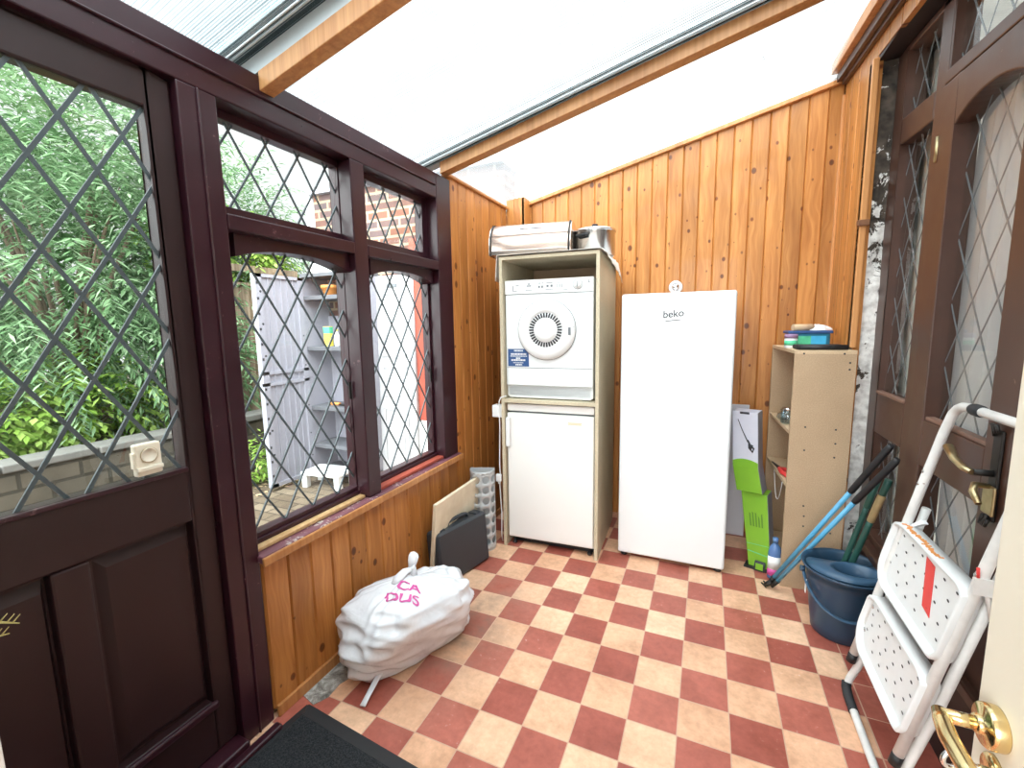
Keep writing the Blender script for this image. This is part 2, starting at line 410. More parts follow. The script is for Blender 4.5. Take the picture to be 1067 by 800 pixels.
M['ladder_white'] = paint_mat('ladder_white', (.62, .61, .59, 1), (.33, .22, .15, 1), .35, .72)
M['tread_white'] = plain('tread_white', (.76, .775, .775, 1), .4, vary=.08, scale=14)
M['cloth'] = plain('cloth', (.72, .69, .64, 1), .9, vary=.08, bump=.3)
M['yellow'] = plain('yellow', (.85, .72, .1, 1), .5)
M['teal'] = plain('teal', (.02, .16, .26, 1), .3, vary=.1)
M['label_green'] = plain('label_green', (.1, .55, .3, 1), .4, vary=.5, scale=40)
M['label_cyan'] = plain('label_cyan', (.06, .42, .7, 1), .4, vary=.2)
M['purple'] = plain('purple', (.32, .2, .34, 1), .5)
M['tan'] = plain('tan', (.6, .42, .26, 1), .8, vary=.15)
M['rust'] = plain('rust', (.2, .085, .04, 1), .8, vary=.3)
def rough_concrete():
    k = N('concrete'); o = k.obj(); n1 = k.noise(o, 22, 6, .72, .5)
    k.bsdf(k.ramp(n1, [(.3, (.10, .09, .08)), (.5, (.28, .265, .24)), (.62, (.5, .49, .46)), (.75, (.75, .74, .72))]), .95, 0, .2, k.bump(n1, .9, .006)); return k.m
M['concrete'] = rough_concrete()
M['straw'] = plain('straw', (.55, .5, .2, 1), .8)
M['blue_bottle'] = plain('blue_bottle', (.1, .2, .42, 1), .25)

M['brown_bead'] = paint_mat('brown_bead', (.16, .085, .06, 1), (.25, .18, .14, 1), .4)
M['pale_bar'] = plain('pale_bar', (.62, .68, .7, 1), .4, vary=.05)
def net_mat():
    k = N('net_curtain'); o = k.obj()
    c = k.mix(k.noise(o, 5, 3), (.46, .43, .43, 1), (.56, .54, .55, 1))
    d = k.n('BsdfDiffuse'); t = k.n('BsdfTranslucent'); tr = k.n('BsdfTransparent'); k.l(c, d.inputs[0]); k.l(c, t.inputs[0])
    m = k.n('MixShader'); m.inputs[0].default_value = .25; k.l(d.outputs[0], m.inputs[1]); k.l(t.outputs[0], m.inputs[2])
    m2 = k.n('MixShader'); m2.inputs[0].default_value = .12; k.l(m.outputs[0], m2.inputs[1]); k.l(tr.outputs[0], m2.inputs[2])
    k.l(m2.outputs[0], k.out.inputs[0]); return k.m
M['net'] = net_mat()
def bag_mat():
    k = N('bag_film'); o = k.obj()
    c = k.mix(k.noise(o, 12, 4), (.66, .68, .73, 1), (.80, .81, .84, 1))
    p = k.bsdf(c, .24, 0, .5, k.bump(k.noise(o, 10, 3, .5, .7), .55, .014))
    return k.m
M['bag'] = bag_mat()
def mat_pile():
    k = N('mat_pile'); o = k.obj()
    n1 = k.noise(o, 260, 3, .7); n2 = k.noise(o, 90, 2)
    c = k.ramp(n1, [(.35, (.012, .013, .015)), (.68, (.05, .053, .058)), (.8, (.2, .2, .2))])
    k.bsdf(c, .95, 0, .15, k.bump(n1, .9, .004)); return k.m
M['mat_pile'] = mat_pile()

# ================================================================== the room
XR = 1.88; YB = 2.97; XF = 1.955
ROOF0, ROOFS = 2.115, .235
def roofz(x): return ROOF0 + ROOFS * x

struct(MB().box(-.12, 1.955, -1.6, 3.05, -.06, 0).build('floor', M['floor']))

def boards(mb, axis, a0, a1, pitch, zlo, zhi, d0, d1, gap=.0035, off=None):
    """vertical boards with a V joint; zlo/zhi are functions of the position along the wall"""
    off = a0 if off is None else off
    k = math.floor((a0 - off) / pitch + 1e-6)
    while off + k * pitch < a1 - .004:
        s0 = max(a0, off + k * pitch); s1 = min(a1, off + (k + 1) * pitch); k += 1
        c = .0055
        if s1 - s0 < .016: c = .001
        # section: back, chamfered front edges
        sec = [(s0, d0), (s0, d1 + (d0 - d1) * .35), (s0 + c, d1), (s1 - c, d1), (s1, d1 + (d0 - d1) * .35), (s1, d0)]
        vs = []
        for top in (0, 1):
            for a, d in sec:
                z = zhi(a) if top else zlo(a)
                vs.append((a, d, z) if axis == 'x' else (d, a, z))
        n = len(sec)
        mb.add(vs, [tuple(range(n)), tuple(range(2 * n - 1, n - 1, -1))] + [(i, (i + 1) % n, n + (i + 1) % n, n + i) for i in range(n)])

# --- back wall
mb = MB(); boards(mb, 'x', .14, XR, .0885, lambda a: 0, lambda a: 2.078 + .2315 * a, YB + .02, YB, off=.045)
mb.box(.0, .14, YB, YB + .02, 0, 2.09)
struct(mb.build('wall_back', M['pine_back']))
mb = MB(); mb.hexa([(-.1, 3.0, -.05), (2.05, 3.0, -.05), (-.1, 3.09, -.05), (2.05, 3.09, -.05), (-.1, 3.0, 2.06), (2.05, 3.0, 2.55), (-.1, 3.09, 2.06), (2.05, 3.09, 2.55)])
struct(mb.build('wall_back_outer', M['house_brick']))
mb = MB(); mb.hexa([(x, y, 2.078 + .2315 * x + dz) for dz in (-.012, .012) for y in (2.945, 3.0) for x in (.12, 1.88)])
struct(mb.build('trim_back_capping', M['pine_trim'], bevel=.003))
mb = MB(); mb.hexa([(x, y, 2.078 + .2315 * x + dz) for dz in (.014, .026) for y in (2.955, 3.03) for x in (.12, 1.95)])
struct(mb.build('trim_back_flashing', M['white_plastic']))
# boxed pipe in the corner
mb = MB()
for i, (a, b) in enumerate(((0.002, .055), (.057, .128))):
    h = 2.118 + (.006 if i else 0)
    mb.box(a, b, 2.862, 2.88, 0, h)
    for j in range(5):
        q = a + (b - a) * j / 5
        mb.box(q, q + (b - a) / 5 - .002, 2.8625, 2.8795, h, h + random.uniform(.001, .009))
mb.box(.112, .130, 2.862, YB, 0, 2.128)
struct(mb.build('trim_corner_box', M['pine_back'], bevel=.002))

# --- left wall: dado boards, tall boards, outer skin
mb = MB(); boards(mb, 'y', .9, 2.13, .094, lambda a: .03, lambda a: .548, -.02, 0, off=.9)
boards(mb, 'y', 2.13, 2.862, .094, lambda a: 0, lambda a: 2.062, -.02, 0, off=.9)
struct(mb.build('wall_left', M['pine_left']))
struct(MB().box(-.14, -.022, .9, 2.13, -.05, .555).box(-.14, -.022, 2.135, 3.05, -.05, 2.06).build('wall_left_outer', M['house_brick']))
struct(MB().box(0, .012, .905, 2.13, 0, .042).box(0, .01, 2.13, 2.86, 0, .042).build('baseboard_left', M['pine_trim'], bevel=.003))
struct(MB().box(-.03, .014, 2.1, 2.865, 2.062, 2.078).build('trim_left_capping', M['pine_trim'], bevel=.004))
# sill: painted board with a bare pine nosing
sill = struct(MB().box(-.10, .022, .888, 2.135, .555, .578).build('trim_sill', M['sill_paint'], bevel=.004))
MB().box(.022, .034, .885, 2.137, .548, .577).build('nosing', M['pine_trim'], sill, bevel=.004)
MB().box(-.05, -.020, .90, 1.40, .579, .592).build('glazing_bead', M['raw_pine'], sill, bevel=.003)
MB().box(-.05, -.012, 1.485, 2.0, .579, .594).build('painted_bead', M['red_wood'], sill, bevel=.003)
# patch of bare concrete between boards and tiles
mb = MB(); ring = []
pts = [(.013, 1.0), (.075, .985), (.098, 1.03), (.092, 1.09), (.107, 1.13), (.098, 1.19), (.11, 1.25), (.095, 1.4), (.09, 1.62), (.1, 1.75), (.013, 1.78)]
mb.prism(pts, 0, .0022, lambda a, b, d: (a, b, d))
struct(mb.build('trim_bare_concrete', M['concrete']))

# --- diamond leading
def lattice(mb, y0, y1, z0, z1, yn, zn, wy, wz, x, w=.006, t=.0045, clip=None):
    k = wz / wy
    for sgn in (1, -1):
        n0 = -30
        for i in range(n0, 31):
            c = zn - sgn * k * yn + i * wz       # z = sgn*k*y + c
            ys = sorted([y0, y1, (z0 - c) / (sgn * k), (z1 - c) / (sgn * k)])
            a, b = ys[1], ys[2]
            za, zb = sgn * k * a + c, sgn * k * b + c
            if not (z0 - 1e-6 <= (za + zb) / 2 <= z1 + 1e-6) or b - a < .006: continue
            if not (y0 - 1e-6 <= a and b <= y1 + 1e-6): continue
            d = Vector((0, b - a, zb - za)).normalized(); nrm = Vector((0, -d.z, d.y)) * (w / 2)
            A = Vector((x, a, za)); B = Vector((x, b, zb)); T = Vector((t / 2 + (.0004 if sgn > 0 else 0), 0, 0))
            mb.hexa([A - nrm - T, A - nrm + T, A + nrm - T, A + nrm + T, B - nrm - T, B - nrm + T, B + nrm - T, B + nrm + T])

def pane(parent, x, y0, y1, z0, z1, yn, zn, wy, wz, w=.006, lead='lead', t=.0045):
    p = MB().box(x - .002, x + .002, y0, y1, z0, z1).build('pane', M['glass'], parent)
    mb = MB(); lattice(mb, y0, y1, z0, z1, yn, zn, wy, wz, x, w, t)
    mb.build('leading', M[lead], p, fix=False)
    return p

# --- left window
w1 = bpy.data.objects.new('window_1', None); COL.objects.link(w1); struct(w1, 'maroon timber window of four diamond-leaded panes')
mb = MB()
mb.box(-.11, .0, 2.0, 2.132, .578, 2.05)                       # far post
mb.box(-.11, 0, 1.402, 1.478, .579, 1.93)                      # mullion
mb.box(-.11, 0.002, .895, 1.402, 1.575, 1.62).box(-.11, 0.002, 1.478, 2.0, 1.575, 1.62)   # mid rail
mb.box(-.11, -.05, .895, 2.0, .579, .606)                     # bottom rail
mb.build('frame', M['maroon'], w1, bevel=.004)
def sash(y0, y1, g0, g1, z0, z1, h0, h1, arch):
    mb = MB(); a, b = -.105, -.062
    mb.box(a, b, y0, g0, z0, z1).box(a, b, g1, y1, z0, z1)
    mb.box(a, b, g0, g1, z0, h0)
    if not arch: mb.box(a, b, g0, g1, h1, z1)
    else:
        n = 20; yc = (g0 + g1) / 2; hw = (g1 - g0) / 2
        low = [(g0 + (g1 - g0) * i / n, h1 + .036 * (1 - (abs(2 * i / n - 1)) ** 2.3)) for i in range(n + 1)]
        poly = low + [(g1, z1), (g0, z1)]
        for i in range(n):
            (ya, za), (yb, zb) = low[i], low[i + 1]
            mb.hexa([(a, ya, za), (-.03, ya, za), (a, yb, zb), (-.03, yb, zb), (a, ya, z1), (-.03, ya, z1), (a, yb, z1), (-.03, yb, z1)])
    mb.build('sash', M['maroon'], w1, bevel=.002)
sash(.86, 1.44, .925, 1.398, 1.60, 1.96, 1.656, 1.905, False)
sash(1.44, 2.04, 1.52, 1.957, 1.60, 1.96, 1.662, 1.902, False)
sash(.86, 1.44, .93, 1.400, .60, 1.60, .622, 1.506, True)
sash(1.44, 2.04, 1.52, 1.985, .60, 1.60, .618, 1.506, True)
pane(w1, -.08, .92, 1.402, 1.65, 1.91, 1.041, 1.786, .125, .2)
pane(w1, -.08, 1.515, 1.962, 1.657, 1.907, 1.629, 1.79, .118, .2)
pane(w1, -.08, .925, 1.404, .615, 1.55, 1.061, 1.403, .123, .1965)
pane(w1, -.08, 1.515, 1.99, .612, 1.55, 1.641, 1.40, .124, .195)
for y in (1.385, 1.97): MB().box(-.062, -.056, y, y + .012, 1.0, 1.07).build('catch', M['iron'], w1, bevel=.001)
# eaves plate and door post
struct(MB().box(-.11, .0, -.3, 1.999, 1.93, 2.05).box(-.005, .008, -.3, 1.99, 1.985, 1.993).build('trim_eaves_plate', M['maroon'], bevel=.006))
struct(MB().box(-.11, .0, .79, .895, 0, 1.93).box(-.006, .006, .838, .846, 0.0, 1.93).build('trim_door_post', M['maroon'], bevel=.005))
struct(MB().box(-.11, .0, -.12, .022, 0, 1.93).build('trim_far_door_post', M['maroon'], bevel=.005))
struct(MB().box(-.14, .03, .02, .79, 0, .035).box(.03, .06, .1, .88, 0, .02).build('trim_threshold', M['maroon'], bevel=.006))

# --- door_1: half glazed, two raised panels
d1 = bpy.data.objects.new('door_1', None); COL.objects.link(d1); struct(d1, 'dark maroon half-glazed door with diamond leading')
mb = MB(); X0, X1 = -.07, -.022
mb.box(X0, X1, .728, .788, .04, 1.926).box(X0, X1, .026, .20, .04, 1.926)
mb.box(X0, X1, .20, .728, 1.838, 1.926).box(X0, X1, .20, .728, .762, .918).box(X0, X1, .20, .728, .04, .20)
mb.box(X0, X1, .428, .498, .20, .762)
mb.build('frame', M['maroon_door'], d1, bevel=.006)
for a, b in ((.20, .428), (.498, .742)):
    b2 = min(b, .728 if b > .6 else b)
    p = MB(); p.box(X0 + .012, X1 - .03, a, b2, .20, .762)
    q0, q1, z0, z1 = a + .035, b2 - .012, .225, .722
    p.hexa([(X1 - .031, a + .012, .208), (X1 - .019, q0, z0), (X1 - .031, b2 - .004, .208), (X1 - .019, q1, z0),
            (X1 - .031, a + .012, .75), (X1 - .019, q0, z1), (X1 - .031, b2 - .004, .75), (X1 - .019, q1, z1)])
    p.build('panel', M['maroon_door'], d1)
    MB().box(X1 - .004, X1 + .010, a - .01, b2 + .01, .178, .20).build('panel_moulding', M['maroon'], d1, bevel=.005)
pane(d1, -.034, .195, .732, .91, 1.845, .5565, 1.755, .1175, .1925, .0085)
MB().box(-.031, -.016, .2, .728, .906, .917).build('glazing_bead', M['maroon'], d1, bevel=.002)
# battery door alarm stuck on the glass
t = thing('door_alarm', 'small cream plastic door alarm stuck to the leaded door glass', 'door alarm', (-.0318, .636, .968), 0)
MB().box(0, .020, -.029, .029, -.042, .040).build('body', M['cream'], t, bevel=.004)
mb = MB(); R = Matrix.Rotation(PI / 2, 4, 'Y')
mb.lathe([(.0, 0), (.019, 0), (.019, .003), (.016, .004), (.0155, .001), (.0, .001)], (.020, 0, .010), 28, M=R); mb.build('speaker', M['cream'], t)
MB().lathe([(.0185, .0031), (.0195, .0033), (.0195, .0008), (.0185, .0008)], (.020, 0, .010), 28, M=R, cap=False).build('speaker_ring', M['old_brass'], t)
MB().box(.018, .026, -.029, .029, -.030, -.018).build('ridge', M['cream'], t, bevel=.003)
MB().box(.004, .018, -.0335, -.029, -.02, .02).build('magnet', M['cream'], t, bevel=.001)

# --- roof
mb = MB()
k = 0
for (y0, y1) in ((-.4, 1.05), (1.075, 2.06), (2.085, 3.06)):
    o = MB().hexa([(x, y, roofz(x) + dz) for dz in (0, .010) for y in (y0, y1) for x in (-.28, 1.98)]).build('ceiling', M['roof'])
    struct(o)
for i, (y0, y1, zb, sl) in enumerate(((1.035, 1.085, 2.006, .245), (2.04, 2.098, 2.056, .236))):
    o = MB().hexa([(x, y, z) for z0 in (0, 1) for y in (y0, y1) for x, z in ((-.002 if i == 0 else .0, (zb if z0 == 0 else zb + .056)), (1.90, (zb + sl * 1.9 + (0 if z0 == 0 else .056))))]).build('trim_rafter', M['pine_beam'], bevel=.003)
    struct(o)
    g = MB().hexa([(x, y, roofz(x) + dz) for dz in (.011, .03) for y in (y0 - .055, y1 - .01) for x in (-.28, 1.95)]).build('trim_glazing_bar', M['pale_bar']); struct(g)
    g = MB().hexa([(x, y, z) for z0 in (0, 1) for y in (y0 + .004, y1 - .004) for x, z in ((-.12, (zb + .058 - sl * .12 if z0 == 0 else roofz(-.12) - .001)), (1.90, (zb + sl * 1.9 + .058 if z0 == 0 else roofz(1.9) - .001)))]).build('trim_bar_seal', M['pale_bar']); struct(g)
    g = MB()
    for q in (-.030, -.045): g.hexa([(x, y0 + y, roofz(x) + dz) for dz in (-.006, -.0005) for y in (q, q + .004) for x in (-.1, 1.9)])
    struct(g.build('trim_sheet_edge', M['pale_bar']))

# --- right side: boards, reveal, house frame
def sl(z): return max(0, z - 1.3) * .085
def zf(z, y): return z - sl(z) * (2.45 - y)
mb = MB(); boards(mb, 'y', 2.46, 2.97, .128, lambda a: 0, lambda a: 2.50, XR + .02, XR, off=2.46)
boards(mb, 'y', 1.0, 2.46, .128, lambda a: zf(2.372, a), lambda a: 2.50, XR + .02, XR, off=2.46)
boards(mb, 'y', -.2, 1.0, .128, lambda a: 2.26, lambda a: 2.50, XR + .02, XR, off=2.46)
struct(mb.build('wall_right', M['pine_right']))
struct(MB().box(XR - .012, XR, 2.955, 2.97, 0, 2.44).build('trim_corner_bead', M['pine_trim'], bevel=.002))
mb = MB(); mb.hexa([(x, y, zf(z, y)) for z in (2.452, 2.49) for y in (-.2, 2.955) for x in (XR - .045, XR + .0)])
mb.hexa([(x, y, zf(z, y)) for z in (2.436, 2.456) for y in (-.2, 2.95) for x in (XR - .022, XR + .0)])
struct(mb.build('trim_wall_plate', M['brown'], bevel=.003))
mb = MB(); mb.hexa([(x, y, zf(z, y)) for z in (2.492, 2.545) for y in (-.2, 2.955) for x in (XR - .07, XR + .0)])
struct(mb.build('trim_plate_fillet', M['pine_trim'], bevel=.003))
strip = struct(MB().box(XR - .018, XR + .004, 2.442, 2.462, 1.165, 2.36).build('trim_reveal_strip', M['pine_trim'], bevel=.002))
MB().box(XR - .030, XR + .012, 2.428, 2.45, 1.69, 1.715).build('hook', M['rust'], strip, bevel=.003)
rev = MB()
rev.grid(lambda u, v: (XR + .0 + u * (XF - XR + .02), 2.472 + .012 * noise.noise(Vector((u * 2, v * 20, 3))) + .008 * noise.noise(Vector((u * 5, v * 60, 9))), v * 2.38), 8, 200)
rev.box(XR, XF + .1, 2.49, 2.56, 0, 2.38)
struct(rev.build('wall_reveal', M['peeling']))
struct(MB().box(XR + .004, 2.05, 1.0, 2.47, 2.352, 2.372).build('trim_reveal_head', M['plinth']))
struct(MB().box(1.905, 2.05, -.2, 3.05, 2.40, 3.1).build('wall_house_upper', M['plaster']))
struct(MB().box(XF, 2.05, -.2, 1.30, 0, 2.40).build('wall_house', M['plaster']))
struct(MB().box(1.945, 2.05, 1.3, 2.47, 0, .30).build('wall_plinth', M['plinth']))

d2 = bpy.data.objects.new('door_2', None); COL.objects.link(d2); struct(d2, 'brown leaded house door with side light and top lights')
F0, F1 = XF, XF + .07
def rail(mb, y0, y1, z0, z1, x0=F0, x1=F1):
    mb.hexa([(x, y, zf(z, y)) for z in (z0, z1) for y in (y0, y1) for x in (x0, x1)])
mb = MB()
rail(mb, 2.375, 2.475, .30, 2.36)               # left jamb
rail(mb, 1.995, 2.08, .30, 2.36)                # post between side light and door
rail(mb, 1.30, 1.375, .30, 2.36)                # right jamb
rail(mb, 1.375, 2.375, 2.335, 2.36)             # head
rail(mb, 1.375, 1.995, 2.065, 2.11, F0 - .008); rail(mb, 2.08, 2.375, 2.03, 2.085)         # transom
rail(mb, 2.08, 2.375, .805, .975); rail(mb, 2.08, 2.375, .30, .365); rail(mb, 2.08, 2.375, 1.985, 2.03)
mb.build('frame', M['brown'], d2, bevel=.005)
MB().box(1.922, 2.0, 1.36, 2.42, .298, .335).build('sill', M['brown'], d2, bevel=.006)
mb = MB(); G0, G1 = F0 - .012, F0 + .05
rail(mb, 1.885, 1.992, .31, 2.06, G0, G1); rail(mb, 1.378, 1.515, .31, 2.06, G0, G1)
rail(mb, 1.515, 1.885, .80, .955, G0, G1); rail(mb, 1.515, 1.885, .31, .42, G0, G1)
n = 14
for i in range(n):
    a, b = 1.515 + .37 * i / n, 1.515 + .37 * (i + 1) / n
    za = 1.905 + .05 * (1 - abs(2 * i / n - 1) ** 2.2); zb = 1.905 + .05 * (1 - abs(2 * (i + 1) / n - 1) ** 2.2)
    mb.hexa([(G0, a, zf(za, a)), (G1, a, zf(za, a)), (G0, b, zf(zb, b)), (G1, b, zf(zb, b)), (G0, a, zf(2.06, a)), (G1, a, zf(2.06, a)), (G0, b, zf(2.06, b)), (G1, b, zf(2.06, b))])
mb.build('leaf', M['brown'], d2, bevel=.005)
mb = MB()
for (y0, y1, z0) in ((1.515, 1.885, .955), (2.08, 2.375, .975)): mb.box(F0 - .006, F0 + .02, y0, y1, z0, z0 + .012)
mb.build('glazing_bead', M['brown_bead'], d2, bevel=.003)
MB().tube([(F0 - .012, 1.988, 1.80), (F0 - .012, 1.988, 1.88)], .006, 8).build('hinge', M['old_brass'], d2)
GX = F0 + .03
LK = dict(w=.0045, lead='lead_lit', t=.0018)
pane(d2, GX, 1.51, 1.89, .95, 1.975, 1.70, 1.60 - .16, .128, .2, **LK)
pane(d2, GX, 2.075, 2.38, .97, 1.99, 2.16, 1.42, .122, .2, **LK)
pane(d2, GX, 1.51, 1.89, .415, .805, 1.70, .60, .128, .2, **LK)
pane(d2, GX, 2.075, 2.38, .36, .81, 2.16, .60, .122, .2, **LK)
pane(d2, GX, 2.075, 2.38, 2.06, 2.335, 2.16, 2.2, .122, .2, **LK)
pane(d2, GX, 1.37, 2.0, 2.05, 2.335, 1.66, 2.2, .128, .2, **LK)
# lever handles on the house door
h = MB(); h.box(G0 - .008, G0, 1.432, 1.470, .785, 1.015).build('lock_plate', M['iron'], d2, bevel=.004)
mb = MB()
for z in (.79, 1.01):
    for i in range(5): mb.tube([(G0 - .012, 1.438 + i * .006, z + .012 * math.sin(i * 1.7)), (G0 - .016, 1.442 + i * .006, z + .02 * (1 if z > .9 else -1))], .004, 6)
mb.build('plate_ornament', M['iron'], d2)
lv = MB().tube([(G0 - .004, 1.452, .905), (G0 - .045, 1.452, .905)], .0085, 12).build('spindle', M['iron'], d2)
MB().tube([(G0 - .048, 1.447, .905), (G0 - .052, 1.48, .907), (G0 - .052, 1.53, .917), (G0 - .05, 1.572, .94)], [.0085, .010, .0105, .0125], 12, sq=.75).build('lever', M['old_brass'], lv)
lv2 = MB().box(G0 - .014, G0 - .006, 1.425, 1.475, .80, .875).build('key_plate', M['old_brass'], d2, bevel=.004)
MB().tube([(G0 - .012, 1.45, .872), (G0 - .04, 1.45, .874), (G0 - .05, 1.43, .862), (G0 - .05, 1.40, .84)], [.008, .009, .009, .007], 10, sq=.8).build('lever', M['old_brass'], lv2)

# net curtains and the room behind; far-wall opening added to backlight them
def net(name, y0, y1, z0, z1, x, label, seed, waves):
    mb = MB()
    def fn(u, v):
        y = y0 + (y1 - y0) * u; z = z0 + (z1 - z0) * v
        a = .018 + .008 * (1 - v)
        return (x + a * math.sin(u * waves * 2 * PI + seed + .5 * math.sin(v * 3 + u * 9)) + .012 * noise.noise(Vector((u * 6, v * 3, seed))), y, z)
    mb.grid(fn, 90, 24)
    o = mb.build(name, M['net'], fix=False)
    return tag(o, label, 'curtain', 'net curtains at the house door')
net('net_curtain', 1.40, 1.965, .33, 2.03, 2.048, 'white net curtain behind the glass of the brown house door', 1.0, 7)
net('net_curtain', 2.07, 2.335, .33, 2.03, 2.050, 'pale net curtain behind the narrow side light next to the shelf unit', 2.5, 4)
mb = MB(); mb.box(2.05, 4.6, 3.0, 3.1, .2, 3.0).box(2.05, 4.6, -.2, -.1, .2, 3.0).box(4.5, 4.6, -.1, 3.0, .2, .9).box(4.5, 4.6, -.1, .6, .9, 2.2).box(4.5, 4.6, 2.4, 3.0, .9, 2.2).box(4.5, 4.6, -.1, 3.0, 2.2, 3.0).box(2.05, 4.6, -.1, 3.0, .2, .3).box(2.05, 4.6, -.1, 3.0, 2.7, 2.8)
mb.box(2.05, 2.1, 2.36, 3.0, .3, 2.7)
struct(mb.build('wall_house_room', M['plaster']))

# --- near side: the doorway the picture is taken from, open cream door
mb = MB(); mb.box(-.14, .80, -.14, -.03, 0, 2.6).box(1.70, 1.955, -.14, -.03, 0, 2.6).box(.80, 1.70, -.14, -.03, 2.05, 2.6)
struct(mb.build('wall_near', M['plaster']))
struct(MB().box(.80, .872, -.14, .10, 0, 2.05).build('trim_near_casing', M['white_plastic'], bevel=.004))
mb = MB(); mb.box(-.6, 2.1, -2.4, -2.3, 0, .5).box(-.6, -.5, -2.3, -.14, 0, 2.6).box(2.0, 2.1, -2.3, -.2, 0, 2.6).box(-.6, 2.1, -2.4, -.14, 2.5, 2.6).box(-.6, 2.1, -2.4, -1.6, -.06, 0)  # rear wall kept low, the opening above added for frontal fill light
struct(mb.build('wall_kitchen', M['plaster']))

d3 = bpy.data.objects.new('door_3', None); COL.objects.link(d3); struct(d3, 'open cream door with a polished brass lever handle')
DX = 1.56
MB().box(DX, DX + .042, -.15, .603, .012, 2.03).build('leaf', M['cream'], d3, bevel=.003)
RY = Matrix.Rotation(-PI / 2, 4, 'Y')
hz, hy = .876, .562
ros = MB().lathe([(.0, 0), (.021, 0), (.0216, .002), (.0216, .011), (.020, .0135), (.0098, .014), (.0095, .018), (.0078, .02), (0, .02)], (DX, hy, hz), 40, M=RY).build('handle_rose', M['brass'], d3)
mb = MB().tube([(DX - .012, hy, hz), (DX - .046, hy, hz)], .0068, 20)
mb.tube([(DX - .045, hy + .0045, hz + .001), (DX - .048, hy - .010, hz), (DX - .050, hy - .03, hz - .002), (DX - .049, hy - .06, hz - .004), (DX - .046, hy - .098, hz - .006)], [.007, .008, .0086, .0084, .007], 20, sq=.8)
mb.build('lever', M['brass'], ros)
lk = MB().lathe([(0, 0), (.016, 0), (.016, .004), (.014, .006), (0, .006)], (DX, hy - .002, hz - .047), 32, M=RY).build('keyhole_rose', M['brass'], d3)
key = thing('door_key', 'silver key in the lock below the brass lever', 'key', (DX - .006, hy - .002, hz - .047))
MB().tube([(0, 0, 0), (-.018, 0, 0)], .0028, 10).build('shank', M['chrome'], key)
MB().tube([(-.0265 + .0095 * math.cos(a * PI / 10), .001 + .004 * math.cos(a * PI / 10), .0095 * math.sin(a * PI / 10)) for a in range(20)], .0024, 10, closed=True).build('bow', M['chrome'], key)

# ================================================================== things in the room
# door mat
t = thing('door_mat', 'black ribbed rubber-edged mat inside the maroon door', 'mat', (.42, .575, 0), math.radians(-4.9))
MB().box(-.37, .45, -.30, .335, 0.0022, .010).build('pile', M['mat_pile'], t)
mb = MB()
mb.hexa([(-.395, .33, .001), (.475, .33, .001), (-.395, .375, .001), (.475, .375, .001), (-.37, .33, .011), (.45, .33, .011), (-.385, .37, .003), (.465, .37, .003)])
mb.hexa([(-.395, -.34, .001), (.475, -.34, .001), (-.395, -.295, .001), (.475, -.295, .001), (-.385, -.335, .003), (.465, -.335, .003), (-.37, -.295, .011), (.45, -.295, .011)])
mb.hexa([(-.40, -.34, .001), (-.365, -.34, .001), (-.40, .37, .001), (-.365, .37, .001), (-.395, -.33, .003), (-.365, -.3, .011), (-.395, .365, .003), (-.365, .335, .011)])
mb.hexa([(.445, -.34, .001), (.48, -.34, .001), (.445, .37, .001), (.48, .37, .001), (.445, -.3, .011), (.475, -.33, .003), (.445, .335, .011), (.475, .365, .003)])
mb.build('rubber_border', M['rubber'], t)

# tall freezer
t = thing('freezer', 'tall white freestanding freezer with plain door and small black logo', 'freezer', (1.127, 2.39, 0), 0)
MB().box(-.269, .269, .052, .545, .035, 1.435).build('body', M['white_enamel'], t, bevel=.006)
dr = MB().box(-.269, .269, -.005, .046, .026, 1.438).build('door', M['white_enamel'], t, bevel=.012, seg=4)
MB().box(-.262, .262, .044, .054, .05, 1.43).build('gasket', M['grey_plastic'], t)
lg = text('logo', 'beko', .050, M['ink'], dr, facing_front(-.014, -.0056, 1.332, .09), space=1.0, shear=.1, bold=.0006)
MB().box(-.050, .022, -.0062, -.005, 1.298, 1.302, M=Matrix.Translation((-.014, 0, 1.30)) @ Matrix.Rotation(-.09, 4, 'Y') @ Matrix.Translation((.014, 0, -1.30))).build('logo_underline', M['ink'], dr)
for x in (-.24, .24):
    for y in (.04, .5): MB().lathe([(.018, 0), (.02, .01), (.012, .012), (.012, .036)], (x, y, 0), 16).build('foot', M['black'], t)
# hook on boards above it
t = thing('wall_hook', 'round white and chrome hook on the boards just above the freezer', 'hook', (1.083, YB, 1.505))
RX = Matrix.Rotation(PI / 2, 4, 'X')
MB().lathe([(0, 0), (.038, 0), (.040, .004), (.036, .012), (.026, .013), (.024, .008), (0, .008)], (0, 0, 0), 36, M=RX).build('disc', M['white_plastic'], t)
MB().lathe([(0, .008), (.022, .008), (.020, .02), (.012, .026), (0, .027)], (0, 0, 0), 28, M=RX).tube([(0, -.02, -.005), (0, -.03, -.03), (0, -.045, -.042), (0, -.055, -.03)], .005, 10).build('hook_arm', M['chrome'], t)

# tall appliance housing of cream board
CR = math.radians(2.6)
cab = thing('appliance_cabinet', 'tall cream chipboard housing holding dryer above small fridge', 'cabinet', (.49, 2.275, 0), CR)
W = .275; TH = .018; DP = .565
MB().box(-W, -W + TH, 0, DP, 0, 1.64).build('side_panel', M['melamine'], cab, bevel=.001)
MB().box(W - TH, W, 0, DP, 0, 1.64).box(W, W + .0006, .015, .025, .80, .81).build('side_panel', M['melamine'], cab, bevel=.001)
MB().box(-W, W, 0, DP, 1.64, 1.658).build('top_panel', M['melamine'], cab, bevel=.001)
MB().box(-W + TH, W - TH, .0, DP, .857, .876).build('shelf', M['melamine'], cab, bevel=.001)
MB().box(-W + TH, W - TH, DP - .006, DP, 0, 1.64).build('back_panel', M['mdf'], cab)

